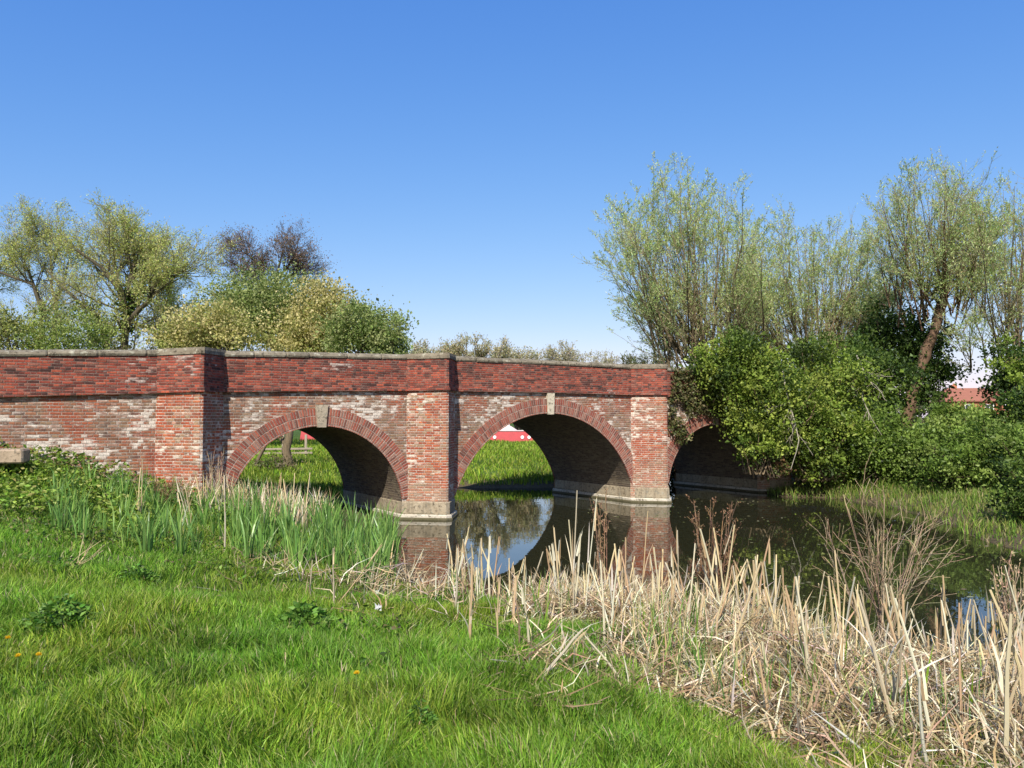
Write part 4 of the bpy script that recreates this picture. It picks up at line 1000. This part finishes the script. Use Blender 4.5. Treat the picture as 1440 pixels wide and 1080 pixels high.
# lying litter
P0_ = np.stack([X, Y, z + heap * U(0, 1, n) + .02], 1); a = U(0, 6.28, n); L = U(.12, .5, n); tilt = rng.normal(.12, .28, n)
dv = np.stack([np.cos(a) * np.cos(tilt), np.sin(a) * np.cos(tilt), np.sin(tilt)], 1)
sd = np.cross(dv, rng.normal(size=(n, 3))); sd /= np.linalg.norm(sd, axis=1, keepdims=True); W_ = U(.004, .014, n)[:, None]
mid = P0_ + dv * (L * .5)[:, None] + rng.normal(0, .02, (n, 3)); end = P0_ + dv * L[:, None] + rng.normal(0, .03, (n, 3))
V = np.stack([P0_ - sd * W_ * .5, P0_ + sd * W_ * .5, mid + sd * W_ * .5, mid - sd * W_ * .5, end + sd * W_ * .15, end - sd * W_ * .15], 1)
b_ = (np.arange(n) * 6)[:, None]
g.add(V.reshape(-1, 3), np.concatenate([b_ + np.array([[0, 1, 2, 3]]), b_ + np.array([[3, 2, 4, 5]])]), np.repeat(np.where((U(0, 1, n) < .25 + .22 * np.clip(d, 0, 2.2))[:, None], pal(n, [(.34, .24, .13), (.25, .17, .095), (.40, .30, .18), (.16, .11, .065)], .2), pal(n, ST, .2)), 6, 0))
# half fallen leaves
m = rng.random(n) < .55 * np.clip(1.5 - d * .4, .25, 1.2); s_ = strips(X[m], Y[m], z[m], int(m.sum()), (.16, .62), (.006, .020), ST + [(.40, .30, .18)], (.05, 1.1)); s_['h'] *= np.clip(1.15 - .2 * d[m], .5, 1.1)
g.blades(s_['pos'], s_['h'], s_['w'], s_['lean'], s_['face'], 3, s_['col'])
tag(g.build('reed_litter', M_dry), 'matted straw coloured dead reed litter along the near shore', 'reed litter', kind='stuff')
# standing dead stalks, each its own
def stalk_mesh(i):
    g = Geo(); n = 7; h = 1.0
    bend = rng.normal(0, .06, 2); P = np.stack([np.linspace(0, 1, n) ** 2 * bend[0], np.linspace(0, 1, n) ** 2 * bend[1], np.linspace(-.08, h, n)], 1); P[1:-1, :2] += rng.normal(0, .003, (n - 2, 2))
    g.tubes(P, np.linspace(.013, .007, n) * U(.8, 1.3), 6, tuple(pal(1, ST, .14)[0]))
    for _ in range(rng.integers(1, 4)):
        z0 = U(.05, .6); a = U(0, 6.28)
        g.blades(np.array([[P[3, 0] * 0 + math.cos(a) * .008, math.sin(a) * .008, z0]]), np.array([U(.25, .5)]), np.array([U(.014, .026)]), np.array([[math.cos(a), math.sin(a)]]) * U(.05, .9), np.array([a + 1.57]), 4, tuple(pal(1, ST, .12)[0]))
    a = U(0, 6.28)
    g.blades(np.array([[P[-1, 0], P[-1, 1], h - .25]]), np.array([.30]), np.array([.02]), np.array([[math.cos(a), math.sin(a)]]) * .12, np.array([a + 1.57]), 2, tuple(pal(1, ST, .1)[0]))
    return g.mesh('reed_stalk', M_dry)
SM = [stalk_mesh(i) for i in range(14)]
SG = 'standing dead reed stalks along the near shore'
def stalk(x, y, h, lx=0., ly=0., wid=1.0, lab='pale broken reed stalk standing among others on the near shore'):
    o = bpy.data.objects.new('reed_stalk', SM[random.randrange(14)]); COL.objects.link(o)
    o.location = (x, y, max(-.05, float(gz(x, y)))); o.rotation_euler = (ly, lx, U(0, 6.28)); o.scale = (wid * .8, wid * .8, h)
    tag(o, lab, 'reed stalk', SG); return o
def stalk_px(bx, by, tx, ty, wid, lab):
    """one noted stalk: foot and tip as seen"""
    b = ground_at(bx, by); tp = at(tx, ty, b[1] + rng.normal(0, .05)); v = Vector(tp - b)
    o = bpy.data.objects.new('reed_stalk', SM[random.randrange(14)]); COL.objects.link(o)
    o.location = tuple(b); o.rotation_mode = 'QUATERNION'; o.rotation_quaternion = v.to_track_quat('Z', 'Y'); o.scale = (wid * .72, wid * .72, v.length)
    tag(o, lab, 'reed stalk', SG)
stalk_px(1416, 1078, 1408, 862, 1.7, 'thickest pale reed stalk at the lower right corner')
stalk_px(1440, 1040, 1434, 880, 1.3, 'thin stalk at the photo edge beside the thickest one')
stalk_px(1310, 1050, 1288, 840, 1.5, 'tall pale stalk leaning slightly left in front of the dark water')
stalk_px(1305, 1090, 1280, 955, 1.2, 'slim pale stalk crossing in front of the litter at bottom right')
stalk_px(1140, 980, 1130, 812, 1.3, 'straight lone stalk against the dark water right of centre')
stalk_px(1085, 905, 1066, 830, 1.3, 'short whitish stalk pair leaning left over the litter')
stalk_px(1170, 905, 1168, 822, 1.1, 'upright stalk just behind the straight lone stalk')
stalk_px(1335, 985, 1322, 808, 1.5, 'tall stalk with frayed leaf before the sky reflection')
stalk_px(1250, 1020, 1275, 955, 1.6, 'broad whitish reed blade slanting right near the bottom')
stalk_px(1080, 980, 1078, 905, 1.9, 'broad tan cut stalk rising from the litter')
stalk_px(660, 910, 664, 790, 1.2, 'upright stalk left of the main reed belt')
stalk_px(745, 915, 742, 825, 1.1, 'upright stalk below the middle arch reflection')
stalk_px(700, 905, 697, 812, 1.0, 'upright stalk left of the one under the reflection')
stalk_px(752, 968, 812, 880, 1.3, 'long bent stalk slanting out of the reed belt into the grass')
stalk_px(880, 965, 832, 892, 1.1, 'fallen stalk slanting the other way in front of the belt')
stalk_px(806, 880, 805, 690, 1.0, 'tallest straight stalk in front of the shaded middle arch')
stalk_px(822, 880, 832, 700, .9, 'tall stalk bending right beside the tallest straight one')
stalk_px(860, 890, 862, 770, 1.2, 'straight stalk in the reed belt below the third pier')
stalk_px(470, 860, 468, 770, 1.0, 'pale stalk at the front of the iris bed')
stalk_px(316, 780, 318, 668, 1.3, 'pale stalk standing in the iris bed near the shaded pier side')
stalk_px(436, 850, 434, 790, .9, 'short stalk at the lower edge of the iris bed')
stalk_px(475, 850, 540, 768, .9, 'slanting stalk leaning over the water beside the iris bed')
stalk_px(570, 830, 590, 770, .8, 'small slanting stalk in front of the second pier reflection')
b = at(1345, 921, 6.3); v = Vector(at(1462, 913, 6.1) - b); o = bpy.data.objects.new('reed_stalk', SM[2]); COL.objects.link(o); o.location = tuple(b); o.rotation_mode = 'QUATERNION'; o.rotation_quaternion = v.to_track_quat('Z', 'Y'); o.scale = (.9, .9, v.length)
tag(o, 'whitish stalk lying level across the others at the right edge', 'reed stalk', SG)
cnt = 0; tries = 0
while cnt < 235 and tries < 6000:
    tries += 1
    y = U(4.2, 11.6); x = U(-.9, 5.6); d_ = float(shore(np.array(x), np.array(y)))
    if d_ < -.35 or d_ > 2.6 or abs(x) > y * .70: continue
    if U(0, 1) > np.exp(-max(d_, 0) / 1.1): continue
    if x > 2.6 and U(0, 1) < .1: continue
    if x < .5 and U(0, 1) < .6: continue
    stalk(x, y, U(.4, 1.15) * (1.2 if U(0, 1) < .12 else .85), rng.normal(0, .16), rng.normal(0, .14), U(.7, 1.4)); cnt += 1
for _ in range(24):
    x, y = U(-6.6, -3.4), U(13.5, 17.2); stalk(x, y, U(.6, 1.15), rng.normal(0, .16), rng.normal(0, .16), U(.7, 1.1), 'pale dead stalk among the iris leaves before the small arch')
# pale dead reed mass under the smaller arch, and the bramble heap at the first pier
n = 700; X = U(-6.4, -3.9, n); Y = U(15.6, 18.2, n); s_ = strips(X, Y, gz(X, Y), n, (.3, .85), (.012, .03), ST, (.05, .5))
g = Geo(); g.blades(s_['pos'], s_['h'], s_['w'], s_['lean'], s_['face'], 3, s_['col']); tag(g.build('dead_reeds', M_dry), 'pale dead reeds standing thick below the smaller arch', 'reeds', kind='stuff')
# green shoots in the shore belt
n = 2200; X = U(-.8, 4.6, n); Y = U(4.8, 11.4, n); d = shore(X, Y); k = (d > -.1) & (d < 2.6) & (vnoise(X, Y, .5, 95) > .52); X, Y = X[k], Y[k]; n = len(X); a = U(0, 6.28, n)
g = Geo(); g.blades(np.stack([X, Y, gz(X, Y)], 1), U(.2, .6, n), U(.008, .018, n), np.stack([np.cos(a), np.sin(a)], 1) * U(.02, .3, n)[:, None], U(0, 6.28, n), 3, pal(n, IR + GR[:2], .15))
tag(g.build('reed_shoots', M_grass), 'fresh green reed shoots coming up through the dead litter', 'reeds', kind='stuff')

# ------------------------------------------------------------------ dry stemmed plants
def stem_plant(name, label, cat, base, tops, col, r=.006, side=(3, (.1, .3)), curve=.0, seedheads=None, group=None):
    b = np.array(base, float); g = Geo(); P = []
    for t_ in tops:
        t_ = np.array(t_); st = b + rng.normal(0, .06, 3) * np.array([1, 1, .1]); m_ = (st + t_) / 2 + rng.normal(0, .03, 3); m_[2] += curve
        P.append(poly_n([st, m_, t_], 8))
    P = np.array(P); R = np.broadcast_to(np.linspace(r, r * .5, 8), P.shape[:2])
    g.tubes(P - b, R, 5, pal(len(P), [col], .2))
    A, AR = branch(P, R, side[0], side[1], (14, 35), .25, (.45, 1), 4, .1, .7, .6); g.tubes(A - b, np.maximum(AR, .0022), 3, pal(len(A), [col], .25))
    if seedheads:
        l, d_ = along(A, seedheads, .012, (.3, 1)); g.leaves(l - b, .03, .016, d_ + rng.normal(0, .4, d_.shape), pal(len(l), [col], .25))
    tag(g.build(name, M_bark, loc=tuple(b)), label, cat, group)
def tops_px(n, x0, x1, y0, y1, Y, sp=.25): return [at(U(x0, x1), U(y0, y1), Y + rng.normal(0, sp)) for _ in range(n)]
bb = np.array([2.35, 9.5, 0.0]); stem_plant('dock_stems', 'dark brown dock stems standing tall at the water edge', 'dead plant', bb, tops_px(30, 975, 1042, 695, 790, 9.5), (.20, .12, .07), .007, (4, (.12, .35)), seedheads=7)
bb = np.array([1.15, 10.1, .0]); stem_plant('dock_stems', 'bent brown plume stems in front of the shaded middle arch', 'dead plant', bb, [at(835 + U(-8, 22), 690 + U(0, 40), 10.1 + rng.normal(0, .1)) for _ in range(9)], (.26, .17, .10), .006, (4, (.10, .28)), seedheads=6)
bb = at(1420, 905, 7.2); bb[2] = 0; stem_plant('dock_stems', 'straw coloured dry stems at the right photo edge', 'dead plant', bb, tops_px(26, 1396, 1440, 785, 860, 7.2), (.42, .32, .20), .005, (5, (.1, .3)), seedheads=3)
bb = at(300, 690, 16.4); bb[2] = float(gz(bb[0], bb[1])); stem_plant('dock_stems', 'bare pale twigs against the shaded side of the first pier', 'dead plant', bb, tops_px(14, 288, 316, 632, 670, 16.4, .1), (.36, .26, .18), .007, (4, (.15, .4)))
bb = at(100, 800, 9.6); bb[2] = float(gz(bb[0], bb[1])); stem_plant('dock_stems', 'straw stems fanning out of the grass below the iris bed', 'dead plant', bb, tops_px(8, 110, 150, 750, 775, 9.6, .1), (.50, .42, .24), .006, (1, (.05, .15)))
bb = at(225, 700, 15.6); bb[2] = float(gz(bb[0], bb[1])); stem_plant('dock_stems', 'reddish brown bramble canes at the foot of the first pier', 'dead plant', bb, tops_px(26, 205, 285, 672, 712, 15.4, .25), (.28, .18, .10), .006, (5, (.1, .4)), curve=.15, seedheads=3)
# leafless wind-blown shrub over the water
bb = np.array([3.75, 8.1, 0.0]); g = Geo(); P = []
for i in range(22):
    f = i / 21; t_ = at(1166 + 165 * f + U(-18, 18), 800 - 105 * math.sin(min(1, f * 1.6 + .15) * 2.4) + U(-10, 35), 8.2 + rng.normal(0, .35))
    st = bb + rng.normal(0, .09, 3) * np.array([1, 1, 0]); m_ = st * .5 + t_ * .5; m_[2] += .18 * (f - .2); P.append(poly_n([st, st * .7 + m_ * .3 + np.array([0, 0, .08]), m_, t_], 9))
P = np.array(P); R = np.broadcast_to(np.linspace(.0065, .003, 9), P.shape[:2])
A, AR = branch(P, R, 5, (.3, .75), (15, 42), .06, (.3, 1), 5, .12, .6, .5, -.03); B_, BR = branch(A, AR, 2, (.15, .4), (15, 45), 0, (.2, 1), 4, .14, .7, .6, -.04)
for Q, S, k in ((P, R, 5), (A, np.maximum(AR, .003), 3), (B_, np.maximum(BR, .0022), 3)): g.tubes(Q - bb, S, k, pal(len(Q), [(.34, .27, .17), (.26, .19, .12)], .2))
tag(g.build('twiggy_shrub', M_bark, loc=tuple(bb)), 'leafless twiggy shrub bending right over the dark water', 'shrub')

# specks of leaf and weed floating on the river
n = 900; X = U(2.0, 10.5, n); Y = U(11, 25.5, n); d = sdist(RIV, X, Y); k = (d < -.1) & (vnoise(X, Y, 1.6, 97) + U(-.2, .2, n) > .58); X, Y = X[k], Y[k]; n = len(X)
dd = rng.normal(size=(n, 3)); dd[:, 2] = 0
g = Geo(); a = U(0, 6.28, n); L = U(.02, .07, n)
V = np.stack([np.stack([X + L * np.cos(a + q) * e, Y + L * np.sin(a + q) * e, np.full(n, .004)], 1) for q, e in ((0, 1), (1.57, .5), (3.14, 1), (4.71, .5))], 1)
g.add(V.reshape(-1, 3), (np.arange(n) * 4)[:, None] + np.array([[0, 1, 2, 3]]), np.repeat(pal(n, [(.30, .28, .14), (.20, .24, .08), (.38, .33, .22)], .2), 4, 0))
tag(g.build('floating_leaves', M_leaf), 'specks of leaf and weed floating on the dark water', 'debris', kind='stuff')
# scraps of white litter
M_scrap = paint('litter_paper', (.46, .46, .44), .9)
for px, py, sc_, lab in ((532, 869, .032, 'crumpled white scrap of litter in the grass below the second pier'), (530, 845, .02, 'smaller white scrap of litter just behind the crumpled one')):
    b = ground_at(px, py); g = Geo(); k = 7; uu, vv = np.meshgrid(np.linspace(-1, 1, k), np.linspace(-1, 1, k))
    V = np.stack([uu * sc_ + rng.normal(0, sc_ * .16, uu.shape), vv * sc_ * .6, .10 + rng.normal(0, sc_ * .3, uu.shape) + .02 * vv], -1).reshape(-1, 3); ii = np.arange(k * k).reshape(k, k)
    g.add(V, np.stack([ii[:-1, :-1], ii[:-1, 1:], ii[1:, 1:], ii[1:, :-1]], -1).reshape(-1, 4), (.6, .6, .58)); tag(g.build('litter_scrap', M_scrap, loc=tuple(b)), lab, 'litter')
# dandelions
def dandelion(px, py, lab):
    b = ground_at(px, py + 6); r = empty('dandelion', tuple(b)); tag(r, lab, 'flower', 'yellow dandelions in the grass')
    g = Geo(); g.tubes(np.array([[0, 0, 0], [.005, 0, .09], [.01, 0, .19]]), np.array([.003, .003, .003]), 5, (.2, .28, .08)); g.build('stem', M_grass, r)
    g = Geo(); n = 60; a = U(0, 6.28, n); e = U(.1, 1.2, n); dd = np.stack([np.cos(a) * np.cos(e), np.sin(a) * np.cos(e), np.sin(e)], 1)
    g.leaves(np.tile([[.01, 0, .19]], (n, 1)), .022, .007, dd, (.75, .50, .02)); g.build('flower_head', M_leaf, r)
for px, py, lab in ((8, 932, 'dandelion highest of the yellow flowers at the left photo edge'), (22, 961, 'dandelion left of its close neighbour in the low grass'), (51, 959, 'dandelion right of its close neighbour in the low grass'), (499, 986, 'lone dandelion in the middle of the grass')):
    dandelion(px, py, lab)
scene.render.film_transparent = False
